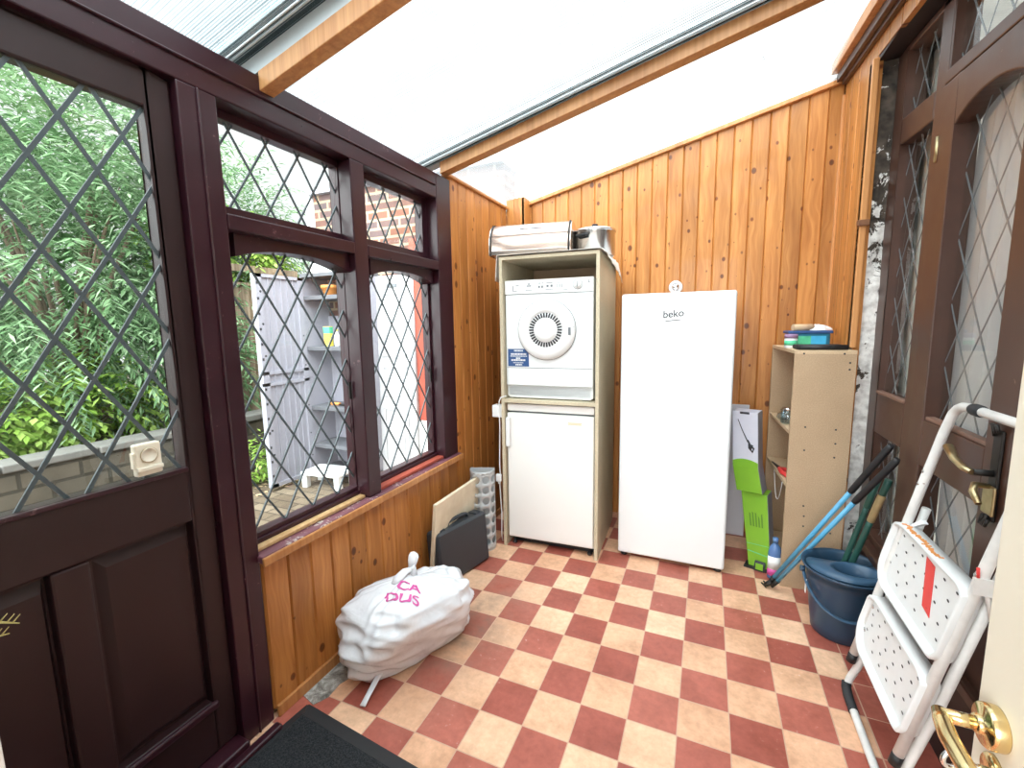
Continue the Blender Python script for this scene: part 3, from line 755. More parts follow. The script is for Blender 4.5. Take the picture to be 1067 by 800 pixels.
# compact tumble dryer
dry = thing('tumble_dryer', 'white compact vented tumble dryer on the upper level of the housing', 'tumble dryer', (.482, 2.305, .876), CR)
MB().box(-.245, .245, .012, .47, .012, .655).build('body', M['white_enamel'], dry, bevel=.006)
MB().box(-.245, .245, .0, .014, .078, .578).build('front_panel', M['white_enamel'], dry, bevel=.004)
CPM = MB().box(-.245, .245, -.004, .014, .582, .655)
MB().box(-.235, .235, .012, .03, .006, .072).build('plinth', M['white_plastic'], dry, bevel=.004)
for x in (-.2, .2): MB().box(x - .02, x + .02, .04, .08, 0, .013).build('foot', M['black'], dry)
MB().box(-.243, .243, .006, .014, .0725, .0775).build('shadow_gap', M['grey_plastic'], dry)
MB().box(-.24, .24, -.0012, .001, .176, .1785).build('front_seam', M['ink_grey'], dry)
# round door: moulded ring, vent slots, domed centre
DC = (-.008, 0, .385)
dd = MB().lathe([(0, -.001), (.160, -.001), (.162, .004), (.158, .016), (.145, .026), (.12, .030), (.100, .028), (.092, .020), (.088, .012), (.0, .012)], DC, 64, M=RX).build('door', M['white_plastic'], dry)
mb = MB().lathe([(.162, .0015), (.1635, .002), (.1635, .004), (.162, .0045)], DC, 64, M=RX, cap=False)
mb.build('door_gap', M['ink'], dd)
mb = MB()
for i in range(34):
    a = 2 * PI * i / 34
    Mx = Matrix.Translation(DC) @ Matrix.Rotation(a, 4, 'Y')
    mb.box(.0665, .0915, -.0240, -.0215, -.0047, .0047, M=Mx)
mb.build('vent_slots', M['ink'], dd)
MB().lathe([(.0, .012), (.094, .012), (.0935, .0218), (.068, .0222), (.066, .021), (.063, .026), (.04, .033), (.0, .035)], DC, 56, M=RX).build('door_centre', M['white_plastic'], dd)
mb = MB().box(.118, .132, -.031, -.028, .357, .398).build('door_catch', M['ink_grey'], dd, bevel=.001)
MB().box(.132, .15, -.0245, -.0225, .399, .4003).build('catch_line', M['ink_grey'], dd)
# controls
mb = CPM
for x, z, w, h in ((-.197, .612, .004, .03), (-.185, .598, .022, .003), (-.172, .626, .018, .004), (-.105, .632, .014, .006), (-.105, .622, .026, .006), (-.105, .600, .04, .003),
                   (-.045, .634, .012, .004), (-.028, .634, .01, .004), (-.047, .615, .01, .012), (-.03, .615, .01, .012), (.01, .634, .034, .0035), (.0, .618, .012, .012), (.022, .618, .012, .012), (.01, .600, .044, .003),
                   (.062, .634, .02, .003), (.055, .617, .004, .02), (.066, .617, .004, .02), (.077, .617, .004, .02), (.098, .594, .024, .003), (.222, .634, .004, .014), (.222, .628, .012, .003)):
    mb.box(x - w / 2, x + w / 2, -.0048, -.0038, z - h / 2, z + h / 2, 1)
cp = CPM.build('control_panel', [M['white_plastic'], M['ink_grey']], dry, bevel=.0015)
kn = MB().lathe([(.026, .004), (.026, .0048), (.024, .0049), (.024, .0041)], (.163, 0, .620), 40, M=RX, cap=False)
kn.build('dial_ring', M['ink_grey'], cp)
k2 = MB().lathe([(0, .004), (.019, .004), (.018, .016), (.0, .017)], (.163, 0, .620), 36, M=RX).box(.160, .166, -.022, -.004, .604, .636).build('dial', M['white_plastic'], cp)
MB().box(.1615, .1645, -.0226, -.0218, .606, .634).build('dial_pointer', M['ink'], k2)
# blue sticker, lower left
mb = MB(); S = .0; poly = [(-.234, .184), (-.234, .282), (-.132, .282), (-.128, .274), (-.118, .270), (-.112, .258), (-.110, .184)]
mb.prism(poly, -.0002, -.0012, lambda a, b, d: (a, d, b)); stk = mb.build('sticker', M['navy'], dry)
mb = MB(); rr = random.Random(3)
for z, x0, x1, h in ((.272, -.197, -.146, .008), (.253, -.216, -.126, .009), (.2415, -.22, -.122, .005), (.230, -.186, -.160, .008), (.2195, -.214, -.130, .009), (.205, -.203, -.143, .004), (.194, -.19, -.15, .007)):
    x = x0
    while x < x1:
        w = rr.uniform(.004, .008); mb.box(x, min(x + w, x1), -.0016, -.0011, z - h / 2, z + h / 2); x += w + .0022
mb.build('printed_lines', M['white_plastic'], stk)

# under-counter fridge
fr = thing('fridge', 'small white under-counter fridge inside the cream housing', 'fridge', (.488, 2.30, 0), CR)
MB().box(-.248, .248, .04, .52, .03, .848).build('body', M['white_old'], fr, bevel=.004)
MB().box(-.25, .25, .0, .045, .806, .848).build('worktop_strip', M['white_old'], fr, bevel=.006)
fd = MB().box(-.25, .25, -.006, .036, .052, .796).build('door', M['white_old'], fr, bevel=.009, seg=3)
MB().box(-.252, -.236, -.024, .01, .60, .77).box(-.247, -.227, -.022, -.006, .60, .77).build('handle', M['white_plastic'], fd, bevel=.005)
MB().box(-.24, .24, .03, .041, .056, .80).build('gasket', M['ink_grey'], fr)
mb = MB(); x = .108
for i in range(9):
    w = .0068; mb.box(x, x + w, -.0068, -.0058, .747, .759); mb.box(x + .0015, x + w - .0015, -.0073, -.0066, .750, .756, 1); x += w + .0018
mb.build('badge', [M['gold'], M['white_old']], fd)
MB().box(-.24, .24, .05, .08, .006, .05).build('kick_plate', M['black'], fr)
for x in (-.225, .225): MB().lathe([(.014, 0), (.014, .012), (.009, .012), (.009, .04)], (x, .03, 0), 14).build('foot', M['black'], fr)

# thin cloth over the top of the housing
mb = MB()
def clothfn(u, v):
    x = -.335 + .665 * u; y = -.012 + .62 * v
    z = .0035 + .003 * noise.noise(Vector((x * 14, y * 14, 1))) + .004
    over = max(0, -.283 - x); overr = max(0, x - .283); ob = max(0, y - .57)
    if over: z -= over * (2.6 if v < .25 else 1.5); x = -.283 - over * .22 - .004 * math.sin(y * 50)
    if overr: z -= overr * 1.6 * (.25 + v) ; x = .283 + overr * .45 + .003 * math.sin(y * 45)
    if y < 0: z -= .001
    if ob: z -= ob * .8
    return (x, y, z)
mb.grid(clothfn, 60, 50)
o = mb.build('dust_cloth', M['cloth'], fix=False); o.location = (.49, 2.275, 1.658); o.rotation_euler = (0, 0, CR)
tag(o, 'thin off-white cloth draped over top of the cream housing', 'cloth')
md = o.modifiers.new('sol', 'SOLIDIFY'); md.thickness = .002; md.offset = 1

# bread bin
bb = thing('bread_bin', 'roll-top stainless steel bread bin lying on the cloth-covered housing', 'bread bin', (.352, 2.44, 1.669), math.radians(9))
L = .212; H = .178; D = .135
prof = [(-D, 0), (-D, .028)] + [(-.02 - (D - .02) * math.cos(a), .04 + (H - .04) * math.sin(a)) for a in [i * PI / 2 / 10 for i in range(11)]] + [(D - .035, H), (D - .01, H - .012), (D, H - .04), (D, 0)]
MB().prism(prof, -L, L, lambda a, b, d: (d, a, b), 0, True).build('body', M['bin_pale'], bb, bevel=.002)
for s in (-1, 1):
    pr = [(a * 1.04, b * 1.03) for a, b in prof]
    MB().prism(pr, s * L, s * (L + .006), lambda a, b, d: (d, a, b), 0, True).build('rim', M['iron'], bb, bevel=.001)
    MB().prism(prof, s * (L + .006), s * (L + .016), lambda a, b, d: (d, a, b), 0, True).build('end_panel', M['bin_steel'], bb, bevel=.004)
MB().box(-L, L, -D - .003, -D + .004, .002, .026).build('base_band', M['bin_steel'], bb, bevel=.002)
mb = MB(); hp = [(-.02 - (D - .018) * math.cos(a), .04 + (H - .038) * math.sin(a)) for a in [.78 + .30 * i / 6 for i in range(7)]]
mb.prism(hp + [(a + .004, b - .006) for a, b in reversed(hp)], -.055, .075, lambda a, b, d: (d, a - .003, b + .003)); mb.build('handle', M['label_cyan'] if 0 else M['chrome'], bb)
a = .62; mb = MB().box(-L, L, -.02 - D + .02 - .0 + .008 - .0012, -.02 - D + .02 + .012, .112, .1135); mb.build('lid_line', M['ink_grey'], bb)

# stock pot
pt = thing('cooking_pot', 'lidded stainless cooking pot with black side handle beside bread bin', 'pot', (.665, 2.60, 1.669), math.radians(-8))
MB().lathe([(.105, 0), (.112, .006), (.112, .125), (.116, .13), (.114, .132), (.109, .126), (.108, .01), (0, .01)], (0, 0, 0), 56).build('body', M['steel'], pt)
MB().lathe([(.119, .131), (.121, .137), (.116, .146), (.09, .152), (.05, .156), (0, .158), ], (0, 0, 0), 56).build('lid', M['chrome'], pt)
MB().lathe([(.012, .157), (.010, .166), (.018, .172), (.016, .180), (0, .182)], (0, 0, 0), 20).build('lid_knob', M['black'], pt)
for s in (-1, 1):
    Mx = Matrix.Rotation(math.radians(-100 if s < 0 else 80), 4, 'Z')
    MB().box(.11, .128, -.028, .028, .088, .112, M=Mx).box(.122, .15, -.034, .034, .095, .108, M=Mx).build('side_handle', M['black'], pt, bevel=.004)

# adaptor block and cable on the side of the housing
so = thing('socket_block', 'white extension socket block on left side of cream housing', 'socket', (.192, 2.285, .80))
MB().box(-.042, .02, -.012, .045, -.035, .035).build('body', M['white_plastic'], so, bevel=.004)
MB().box(-.045, -.041, .0, .03, -.02, .02).build('face_plate', M['grey_plastic'], so, bevel=.001)
c = MB().tube([(.245, 2.266, .895), (.215, 2.256, .885), (.204, 2.256, .86), (.203, 2.262, .7), (.197, 2.262, .5), (.2, 2.264, .42), (.196, 2.262, .36), (.204, 2.264, .2), (.198, 2.27, .06), (.19, 2.30, .004)], .0035, 8).build('power_cable', M['white_plastic'])
tag(c, 'thin white power cable hanging down left edge of the housing', 'cable')
pg = thing('power_plug', 'white plug hanging on the cable beside the bag dispenser', 'plug', (.196, 2.250, .415))
MB().box(-.016, .016, -.012, .010, -.022, .022).build('body', M['white_plastic'], pg, bevel=.005)
MB().tube([(0, 0, -.022), (0, 0, -.036)], [.006, .004], 10).build('cord_grip', M['white_plastic'], pg)

# carrier bag dispenser: D-shaped perforated tube
def holed_panel(mb, fn, nu, nv, rad, u0, u1, v0, v1, seg=16):
    du = (u1 - u0) / nu; dv = (v1 - v0) / nv
    for i in range(nu):
        for j in range(nv):
            cu, cv = u0 + (i + .5) * du, v0 + (j + .5) * dv
            inner, outer = [], []
            for k in range(seg):
                a = 2 * PI * k / seg + PI / seg * 0
                c, s = math.cos(a), math.sin(a)
                m = min(du / 2 / max(abs(c), 1e-6), dv / 2 / max(abs(s), 1e-6))
                inner.append(fn(cu + rad * c, cv + rad * s)); outer.append(fn(cu + m * c, cv + m * s))
            # corners of the cell
            vs = inner + outer; fs = [(k, (k + 1) % seg, seg + (k + 1) % seg, seg + k) for k in range(seg)]
            mb.add(vs, fs, 0, True)
            for q in range(4):
                a0 = [k for k in range(seg)]
            cx = [(cu + sx * du / 2, cv + sy * dv / 2) for sx, sy in ((1, 1), (-1, 1), (-1, -1), (1, -1))]
            for q, (px_, py_) in enumerate(cx):
                k = int(round((math.atan2(dv / 2 * (1 if q < 2 else -1), du / 2 * (1 if q in (0, 3) else -1)) % (2 * PI)) / (2 * PI) * seg - .5))
                k0, k1 = k % seg, (k + 1) % seg
                mb.add([outer[k0], fn(px_, py_), outer[k1]], [(0, 1, 2)], 0, True)
bd = thing('bag_dispenser', 'grey perforated plastic carrier-bag dispenser standing by the cream housing', 'bag dispenser', (.112, 2.205, .0), math.radians(20))
mb = MB(); RR = .070
holed_panel(mb, lambda u, v: (RR * math.cos(u), -RR * 1.0 * math.sin(u) - .0, v), 4, 7, .023, 0, PI, .03, .45) if 0 else None
def dpt(s_):        # s in metres round the D: half circle then two short straights
    a = s_ / RR
    return (RR * math.cos(a), -RR * math.sin(a))
LL = PI * RR
holed_panel(mb, lambda u, v: (*dpt(u), v), 4, 7, .0205, 0, LL, .028, .455, 16)
mb.grid(lambda u, v: (*dpt(u * LL), .455 + .018 * v), 24, 1); mb.grid(lambda u, v: (*dpt(u * LL), .006 + .022 * v), 24, 1)
for s in (-1, 1): mb.box(s * RR - .001, s * RR + .001, 0, .022, .006, .473)
mb.box(-RR, RR, .021, .023, .004, .473)
sh = mb.build('shell', M['grey_plastic'], bd)
md = sh.modifiers.new('sol', 'SOLIDIFY'); md.thickness = .0018
mb = MB(); mb.prism([dpt(LL * i / 24) for i in range(25)] + [(-RR, .022), (RR, .022)], .0, .008, lambda a, b, d: (a, b, d)); mb.build('base', M['grey_plastic'], bd)

# pale board leaning on the dado
o = MB().box(-.225, .225, -.009, .009, 0, .435).build('worktop_offcut', M['ply'], bevel=.002)
o.location = (.054, 1.955, .0035); o.rotation_euler = (math.radians(6.0), 0, math.radians(90)); tag(o, 'pale veneered board leaning against the pine dado behind black case', 'board')

# black moulded tool case
tc = thing('tool_case', 'black moulded plastic tool case standing on edge by the dado', 'tool case', (.113, 1.925, .0), math.radians(76))
TM = Matrix.Rotation(math.radians(-5), 4, 'X')
def half(y0, y1, ins):
    mb = MB(); w, h = .182, .272; r = .018
    def rr_(ins, y):
        pts = []
        for cx, cz, a0 in ((w - r, r, -90), (w - r, h - r, 0), (-w + r, h - r, 90), (-w + r, r, 180)):
            for i in range(6):
                a = math.radians(a0 + i * 18); pts.append((cx + (r - ins) * math.cos(a), cz + (r - ins) * math.sin(a), y))
        return pts
    n = 24; rows = [rr_(0, y0), rr_(0, y0 + (y1 - y0) * .8), rr_(ins, y1)]
    vs = [TM @ Vector((p[0], p[2], p[1])) for row in rows for p in row]
    fs = [(i * n + k, i * n + (k + 1) % n, (i + 1) * n + (k + 1) % n, (i + 1) * n + k) for i in range(2) for k in range(n)]
    mb.add(vs, fs); mb.add(vs[:n], [tuple(range(n))]); mb.add(vs[-n:], [tuple(range(n))]); return mb
half(-.001, -.058, .012).build('lid', M['case'], tc, bevel=.002)
half(.001, .030, .012).build('base', M['case'], tc, bevel=.002)
RXb = TM @ Matrix.Rotation(PI / 2, 4, 'X')
MB().lathe([(.078, .051), (.078, .0545), (.070, .0545), (.066, .052)], (0, 0, .0), 40, M=TM @ Matrix.Translation((.0, 0, .125)) @ Matrix.Rotation(PI / 2, 4, 'X'), cap=False).build('moulded_ring', M['case'], tc)
mb = MB()
for q in (-.13, .13): MB().box(q - .018, q + .018, -.045, .012, .258, .279, M=TM).build('latch', M['case'], tc, bevel=.004)
hb = MB().tube([TM @ Vector(p) for p in ((-.075, -.012, .268), (-.068, -.012, .288), (-.04, -.012, .293), (.04, -.012, .293), (.068, -.012, .288), (.075, -.012, .268))], .010, 10).build('handle', M['case'], tc)

# full white carrier bag, knotted at the top
bg = thing('carrier_bag', 'bulging white plastic carrier bag with pink lettering on tiled floor', 'carrier bag', (.238, 1.345, 0), math.radians(66))
RNG = random.Random(11)
def bagsurf(u, v):
    th = 2 * PI * u; ph = v          # v: 0 bottom .. 1 knot
    c, s = math.cos(th), math.sin(th)
    ex = .62
    sc = lambda q: math.copysign(abs(q) ** ex, q)
    prof = [(0, .55), (.06, .80), (.16, .93), (.34, 1.0), (.52, .97), (.66, .86), (.78, .66), (.88, .42), (.95, .19), (1, .05)]
    for (a, ra), (b, rb) in zip(prof, prof[1:]):
        if a <= ph <= b: t = (ph - a) / (b - a); t = t * t * (3 - 2 * t) if 0 else t; r = ra + (rb - ra) * t; break
    zz = [(0, 0), (.06, .004), (.16, .045), (.34, .135), (.52, .215), (.66, .262), (.78, .288), (.88, .302), (.95, .312), (1, .322)]
    for (a, ra), (b, rb) in zip(zz, zz[1:]):
        if a <= ph <= b: t = (ph - a) / (b - a); z = ra + (rb - ra) * t; break
    ax, ay = .285, .165
    x = ax * sc(c) * r; y = ay * sc(s) * r
    # sagging toward the near end, wider there and lower at far end
    x += .015 * (1 - ph) * c
    z *= (1.0 - .04 * c) * .95
    # knot is off-centre, towards the wall
    k = max(0, (ph - .6) / .4) ** 1.3
    x += .02 * k; y += .03 * k
    fold = math.sin(th * 13 + 2.2 * noise.noise(Vector((c * 2, s * 2, 1)))) * .011 * max(0, (ph - .45)) * r * 1.8
    lump = noise.noise(Vector((x * 7, y * 7, z * 7 + 4))) * .028 + noise.noise(Vector((x * 16, y * 16, z * 16))) * .012
    cre = abs(noise.noise(Vector((x * 9 + z * 14, y * 8, z * 12)))) * -.030
    m = 1 + (lump + fold + cre) / .2 * (1 if ph > .05 else .3)
    x *= m; y *= m
    if y < 0: y *= .58 + .42 * min(1, max(0, z) / .20)
    x = x * (1 - .10 * (1 - ph) * (1 if x > 0 else 0))
    z = max(0.003, z + (lump + fold) * .5 * (1 if ph > .1 else 0))
    return (x, y, z)
mb = MB(); mb.grid(bagsurf, 120, 70)
bag_obj = mb.build('bag_body', M['bag'], bg, subsurf=0)
# twisted knot and the ear that stands up
mb = MB()
kx, ky = .02, .03
KD = -.018
mb.tube([(kx, ky, .295), (kx + .004, ky, .325), (kx - .002, ky + .002, .335)], [.022, .014, .016], 12)
mb.tube([(kx, ky, .33), (kx + .012, ky + .010, .352), (kx + .02, ky + .016, .366), (kx + .024, ky + .018, .376), (kx + .026, ky + .018, .380)], [.014, .021, .022, .016, .005], 12, sq=.55)
mb.tube([(kx, ky, .325), (kx - .03, ky + .0, .325), (kx - .065, ky - .005, .31), (kx - .09, ky - .01, .30)], [.013, .02, .024, .01], 12, sq=.5)
mb.build('knot', M['bag'], bg)
mb = MB().tube([(-.14, -.035, .03), (-.195, -.075, .034), (-.245, -.105, .016), (-.275, -.125, .006)], [.012, .011, .010, .011], 10, sq=.35); mb.build('loose_strap', M['bag'], bg)

# pink print, crumpled onto the bag near the knot
for body, (wx, wy, wz), size, col in (('CA', (.262, 1.300, .31), .075, 'pink'), ('DUS', (.268, 1.245, .28), .072, 'pink')):
    Mw = Matrix.Translation((wx, wy, wz)) @ Matrix.Rotation(math.radians(24), 4, 'Z') @ Matrix.Rotation(math.radians(48), 4, 'X') @ Matrix.Rotation(math.radians(-4), 4, 'Z')
    L = bg.matrix_basis.copy(); L = Matrix.Translation(bg.location) @ Matrix.Rotation(math.radians(66), 4, 'Z')
    q = text('lettering', body, size, M[col], bg, L.inverted() @ Mw, ext=0, space=.95, bold=.0012)
    b = bmesh.new(); b.from_mesh(q.data); bmesh.ops.subdivide_edges(b, edges=b.edges[:], cuts=2, use_grid_fill=True); b.to_mesh(q.data); b.free()
    md = q.modifiers.new('wrap', 'SHRINKWRAP'); md.target = bag_obj; md.wrap_method = 'NEAREST_SURFACEPOINT'; md.wrap_mode = 'ABOVE_SURFACE'; md.offset = .0022

# cardboard trimmer box, creased half way up
bx = thing('cardboard_box', 'tall green and white cardboard box printed with a hedge trimmer', 'box', (1.560, 2.530, 0), math.radians(-17))
# section (front edge y, z): stands on floor, leans left and forward above the crease
P0 = [(-.045, .0, .055), (.045, .0, .055)]
def seg(mb, xa, xb, ya, z0, xc, xd, yc, z1, dpt_, mi=0):
    mb.hexa([(xa, ya, z0), (xb, ya, z0), (xa + .0, ya + dpt_, z0), (xb, ya + dpt_, z0), (xc, yc, z1), (xd, yc, z1), (xc, yc + dpt_, z1), (xd, yc + dpt_, z1)], mi)
BX = [(-.040, .062, -.012, .012), (-.100, .022, .020, .395), (-.117, .004, -.005, .405), (-.142, -.022, -.005, .535), (-.158, -.040, .005, .825)]
mb = MB(); a, b = BX[0], BX[1]; seg(mb, a[0], a[1], a[2], a[3], b[0], b[1], b[2], b[3], .10); low = mb.build('lower_section', M['lime'], bx, bevel=.002)
a, b = BX[2], BX[3]; mb = MB(); seg(mb, a[0], a[1], a[2], a[3], b[0], b[1], b[2], b[3], .10); mid = mb.build('middle_section', M['lime'], bx, bevel=.002)
a, b = BX[3], BX[4]; mb = MB(); seg(mb, a[0], a[1], a[2], a[3], b[0], b[1], b[2], b[3], .10); up = mb.build('upper_section', M['card_white'], bx, bevel=.002)
# grey printed side, on the right
mb = MB()
for a, b in ((BX[0], BX[1]), (BX[2], BX[3]), (BX[3], BX[4])):
    mb.hexa([(a[1] + .0004, a[2] + .001, a[3]), (a[1] + .0018, a[2] + .001, a[3]), (a[1] + .0004, a[2] + .10, a[3]), (a[1] + .0018, a[2] + .10, a[3]),
             (b[1] + .0004, b[2] + .001, b[3]), (b[1] + .0018, b[2] + .001, b[3]), (b[1] + .0004, b[2] + .10, b[3]), (b[1] + .0018, b[2] + .10, b[3])])
mb.build('printed_side', M['card_grey'], bx)
def onbox(a, b, u, v, d):       # u across, v up, on the front of a section
    xl = a[0] + (b[0] - a[0]) * v; xr = a[1] + (b[1] - a[1]) * v
    return Vector((xl + (xr - xl) * u, a[2] + (b[2] - a[2]) * v - d, a[3] + (b[3] - a[3]) * v))
a, b = BX[3], BX[4]
mb = MB(); n = 12
top = [(i / n, .10 + .05 * (1 - (2 * i / n - 1) ** 2)) for i in range(n + 1)]
mb.prism(top + [(1, 0), (0, 0)], .0004, .0012, lambda u, v, d: onbox(a, b, u, v, d)); mb.build('green_band', M['lime'], up)
mb = MB(); pt_ = lambda u, v: onbox(a, b, u, v, .0016)
mb.tube([pt_(.22, .86), pt_(.40, .66), pt_(.62, .46)], [.0016, .0022, .003], 6)
mb.tube([pt_(.60, .50), pt_(.72, .40), pt_(.84, .36), pt_(.80, .29), pt_(.66, .36), pt_(.66, .44)], .0048, 8)
mb.tube([pt_(.70, .34), pt_(.78, .42)], .006, 8)
mb.build('trimmer_picture', M['ink'], up)
mb = MB().prism([(.3, .96), (.68, .96), (.68, 1.0), (.3, 1.0)], .0004, .0014, lambda u, v, d: onbox(a, b, u, v, d)); mb.build('carry_slot', M['ink'], up)
a, b = BX[0], BX[1]; mb = MB(); rr = random.Random(5)
for j in range(5):
    mb.prism([(.24 + j * .12, .55), (.24 + j * .12 + .07, .55), (.24 + j * .12 + .06, .55 + rr.uniform(.12, .2)), (.24 + j * .12, .55 + rr.uniform(.12, .2))], .0004, .0009, lambda u, v, d: onbox(a, b, u, v, d))
mb.build('printed_panel', plain('dull_green', (.10, .25, .02, 1), .4), low)
mb = MB().prism([(.02, .20), (.98, .17), (.98, .18), (.02, .21)], .0004, .0012, lambda u, v, d: onbox(a, b, u, v, d))
mb.prism([(.02, .30), (.98, .31), (.98, .315), (.02, .307)], .0004, .0012, lambda u, v, d: onbox(a, b, u, v, d)); mb.build('crease', M['label_green'], low)
mb = MB().box(-.06, .075, -.028, .04, .0, .011).hexa([(-.01, -.036, .002), (.04, -.036, .002), (-.01, -.02, .002), (.04, -.02, .002), (-.01, -.03, .03), (.04, -.03, .03), (-.01, -.013, .05), (.04, -.013, .05)]); mb.build('end_flap', M['black'], bx, bevel=.002)
mb = MB().box(-.002, .032, -.038, -.0365, .012, .045).build('flap_tab', M['lime'], bx)
# pale board behind, between freezer and box
o = MB().box(-.055, .055, 0, .016, 0, .80).build('leaning_board', M['lilac_board'], bevel=.002); o.location = (1.463, 2.90, 0); o.rotation_euler = (math.radians(-3), 0, 0)
tag(o, 'pale grey board standing against the pine boards right of freezer', 'board')

# shelf unit of raw board, open to the left
SR = math.radians(3.5)
su = thing('shelf_unit', 'raw brown chipboard shelf unit with open left side near the corner', 'shelf unit', (1.645, 2.39, 0), SR)
SW, SD, SH, st_ = .237, .52, 1.155, .016
SPM = MB().box(0, SW, 0, st_, 0, SH - st_)
MB().box(0, SW, SD - st_, SD, 0, SH - st_).build('side_panel', M['mdf'], su, bevel=.0008)
MB().box(0, SW, 0, SD, SH - st_, SH).build('top_panel', M['mdf_edge'], su, bevel=.0008)
MB().box(SW - .006, SW, st_, SD - st_, 0, SH - st_).build('back_panel', M['mdf'], su)
for z in (.755, .495, .05): MB().box(.004, SW - .006, st_, SD - st_, z, z + st_).build('shelf', M['mdf_edge'], su, bevel=.0008)
mb = SPM
for x, z in ((.035, 1.14), (.19, 1.14), (.213, 1.10), (.213, 1.07), (.06, .80), (.18, .795), (.182, .73), (.062, .69), (.182, .665), (.075, .42), (.08, .37), (.08, .32), (.19, .30)):
    mb.lathe([(0, 0), (.0042, 0), (.0042, .0006), (0, .0006)], (x, 0, z), 12, 1, M=RX)
mb.build('side_panel', [M['mdf'], M['ink']], su)
def onsu(x, y, z): 
    p = Matrix.Rotation(SR, 4, 'Z') @ Vector((x, y, z)); return (1.645 + p.x, 2.39 + p.y, p.z)
# on top: black tray, tub, jar, rag, roller sleeve
t = thing('black_tray', 'flat black plastic tray lying on top of raw shelf unit', 'tray', onsu(.118, .085, SH), SR)
MB().box(-.102, .09, -.055, .055, 0, .022).build('base', M['rubber'], t, bevel=.008, seg=3)
MB().tube([(-.10, -.055, .012), (.092, -.055, .012)], .012, 14).build('hinge_roll', M['black'], t)
t = thing('plastic_tub', 'teal blue plastic tub with green label on the raw shelf unit', 'tub', onsu(.108, .28, SH), SR)
MB().box(-.088, .088, -.055, .055, 0, .075).build('body', M['teal'], t, bevel=.012, seg=3)
MB().box(-.096, .096, -.062, .062, .070, .084).build('lid', M['navy'], t, bevel=.005)
MB().box(-.052, .004, -.0565, -.0545, .012, .058).build('green_label', M['label_green'], t)
MB().box(.004, .068, -.0565, -.0545, .012, .058).build('blue_label', M['label_cyan'], t)
t = thing('paint_jar', 'small white jar with purple lid left of the teal tub', 'jar', onsu(.022, .20, SH), 0)
MB().lathe([(.026, 0), (.028, .004), (.028, .045), (.024, .05), (0, .05)], (0, 0, 0), 28).build('body', M['white_plastic'], t)
MB().lathe([(.029, .05), (.029, .066), (.026, .069), (0, .069)], (0, 0, 0), 28).build('lid', M['purple'], t)
MB().lathe([(.0283, .014), (.0285, .014), (.0285, .038), (.0283, .038)], (0, 0, 0), 28, cap=False).build('label', M['label_green'], t)
t = thing('roller_sleeve', 'tan paint roller sleeve lying across lid of the teal tub', 'roller sleeve', onsu(.085, .262, SH + .100), .3)
MB().tube([(-.05, 0, 0), (.045, 0, 0)], .0165, 20).build('sleeve', M['tan'], t)
MB().tube([(.045, 0, 0), (.051, 0, 0)], .012, 16).build('core', M['card_grey'], t)
mb = MB()
mb.grid(lambda u, v: (.058 * math.cos(2 * PI * u) * math.sin(PI * v * .5) * (1 + .25 * math.sin(u * 19)), .03 * math.sin(2 * PI * u) * math.sin(PI * v * .5) * (1 + .2 * math.sin(u * 25)), .026 * math.cos(PI * v * .5) * (1 + .3 * noise.noise(Vector((u * 9, v * 6, 2)))) + .002), 40, 14)
o = mb.build('white_rag', M['white_plastic']); o.location = onsu(.15, .275, SH + .0835); tag(o, 'crumpled white rag beside the roller sleeve on the tub', 'rag')
# inside the shelves
t = thing('paper_packet', 'upright white paper packet on the upper raw shelf', 'packet', onsu(.05, .11, .771), 0)
MB().box(-.02, .02, -.03, .03, 0, .20).build('sleeve', M['white_plastic'], t, bevel=.003)
MB().box(-.0212, -.0198, -.014, -.004, .10, .18).build('print', M['ink_grey'], t)
t = thing('glass_jar', 'clear glass jar on the upper raw shelf near its front', 'jar', onsu(.032, .21, .771), 0)
MB().lathe([(.028, 0), (.032, .006), (.033, .05), (.024, .064), (.022, .075), (.020, .075), (.022, .06), (.030, .048), (.029, .007), (0, .006)], (0, 0, 0), 28).build('body', M['clear_plastic'], t)
MB().lathe([(.025, .068), (.026, .08), (0, .082)], (0, 0, 0), 24).build('lid', M['steel'], t)
t = thing('plastic_bag_parcel', 'small crumpled clear parcel on the upper raw shelf at back', 'parcel', onsu(.035, .31, .771), 0)
MB().lathe([(.02, 0), (.034, .012), (.031, .03), (.014, .042), (.018, .055), (0, .05)], (0, 0, 0), 14).build('film', M['clear_plastic'], t)
MB().lathe([(.012, .002), (.024, .012), (.02, .026), (0, .032)], (0, 0, 0), 10).build('contents', M['tan'], t)
t = thing('hand_shears', 'red handled shears lying on the middle raw shelf', 'shears', onsu(.03, .22, .511), math.radians(100))
mb = MB().tube([(-.12, .012, .012), (-.04, .022, .014), (.02, .012, .012), (.04, .004, .01)], [.010, .011, .010, .007], 12); mb.build('handle', M['red'], t)
mb = MB().tube([(-.12, -.02, .010), (-.04, -.028, .012), (.02, -.012, .01), (.04, -.004, .008)], [.010, .011, .010, .007], 12); mb.build('handle', M['red'], t)
MB().prism([(.03, -.012), (.16, .0), (.17, .006), (.03, .012)], .003, .007, lambda a, b, d: (a, b, d)).build('blade', M['iron'], t)
o = MB().tube([onsu(.01 + .0 , .13 + .02 * i, .36 + .13 * ((i - 5) / 5) ** 2) for i in range(11)], .0018, 6).build('wire', M['white_plastic']); tag(o, 'thin white wire looping under the middle raw shelf', 'wire')
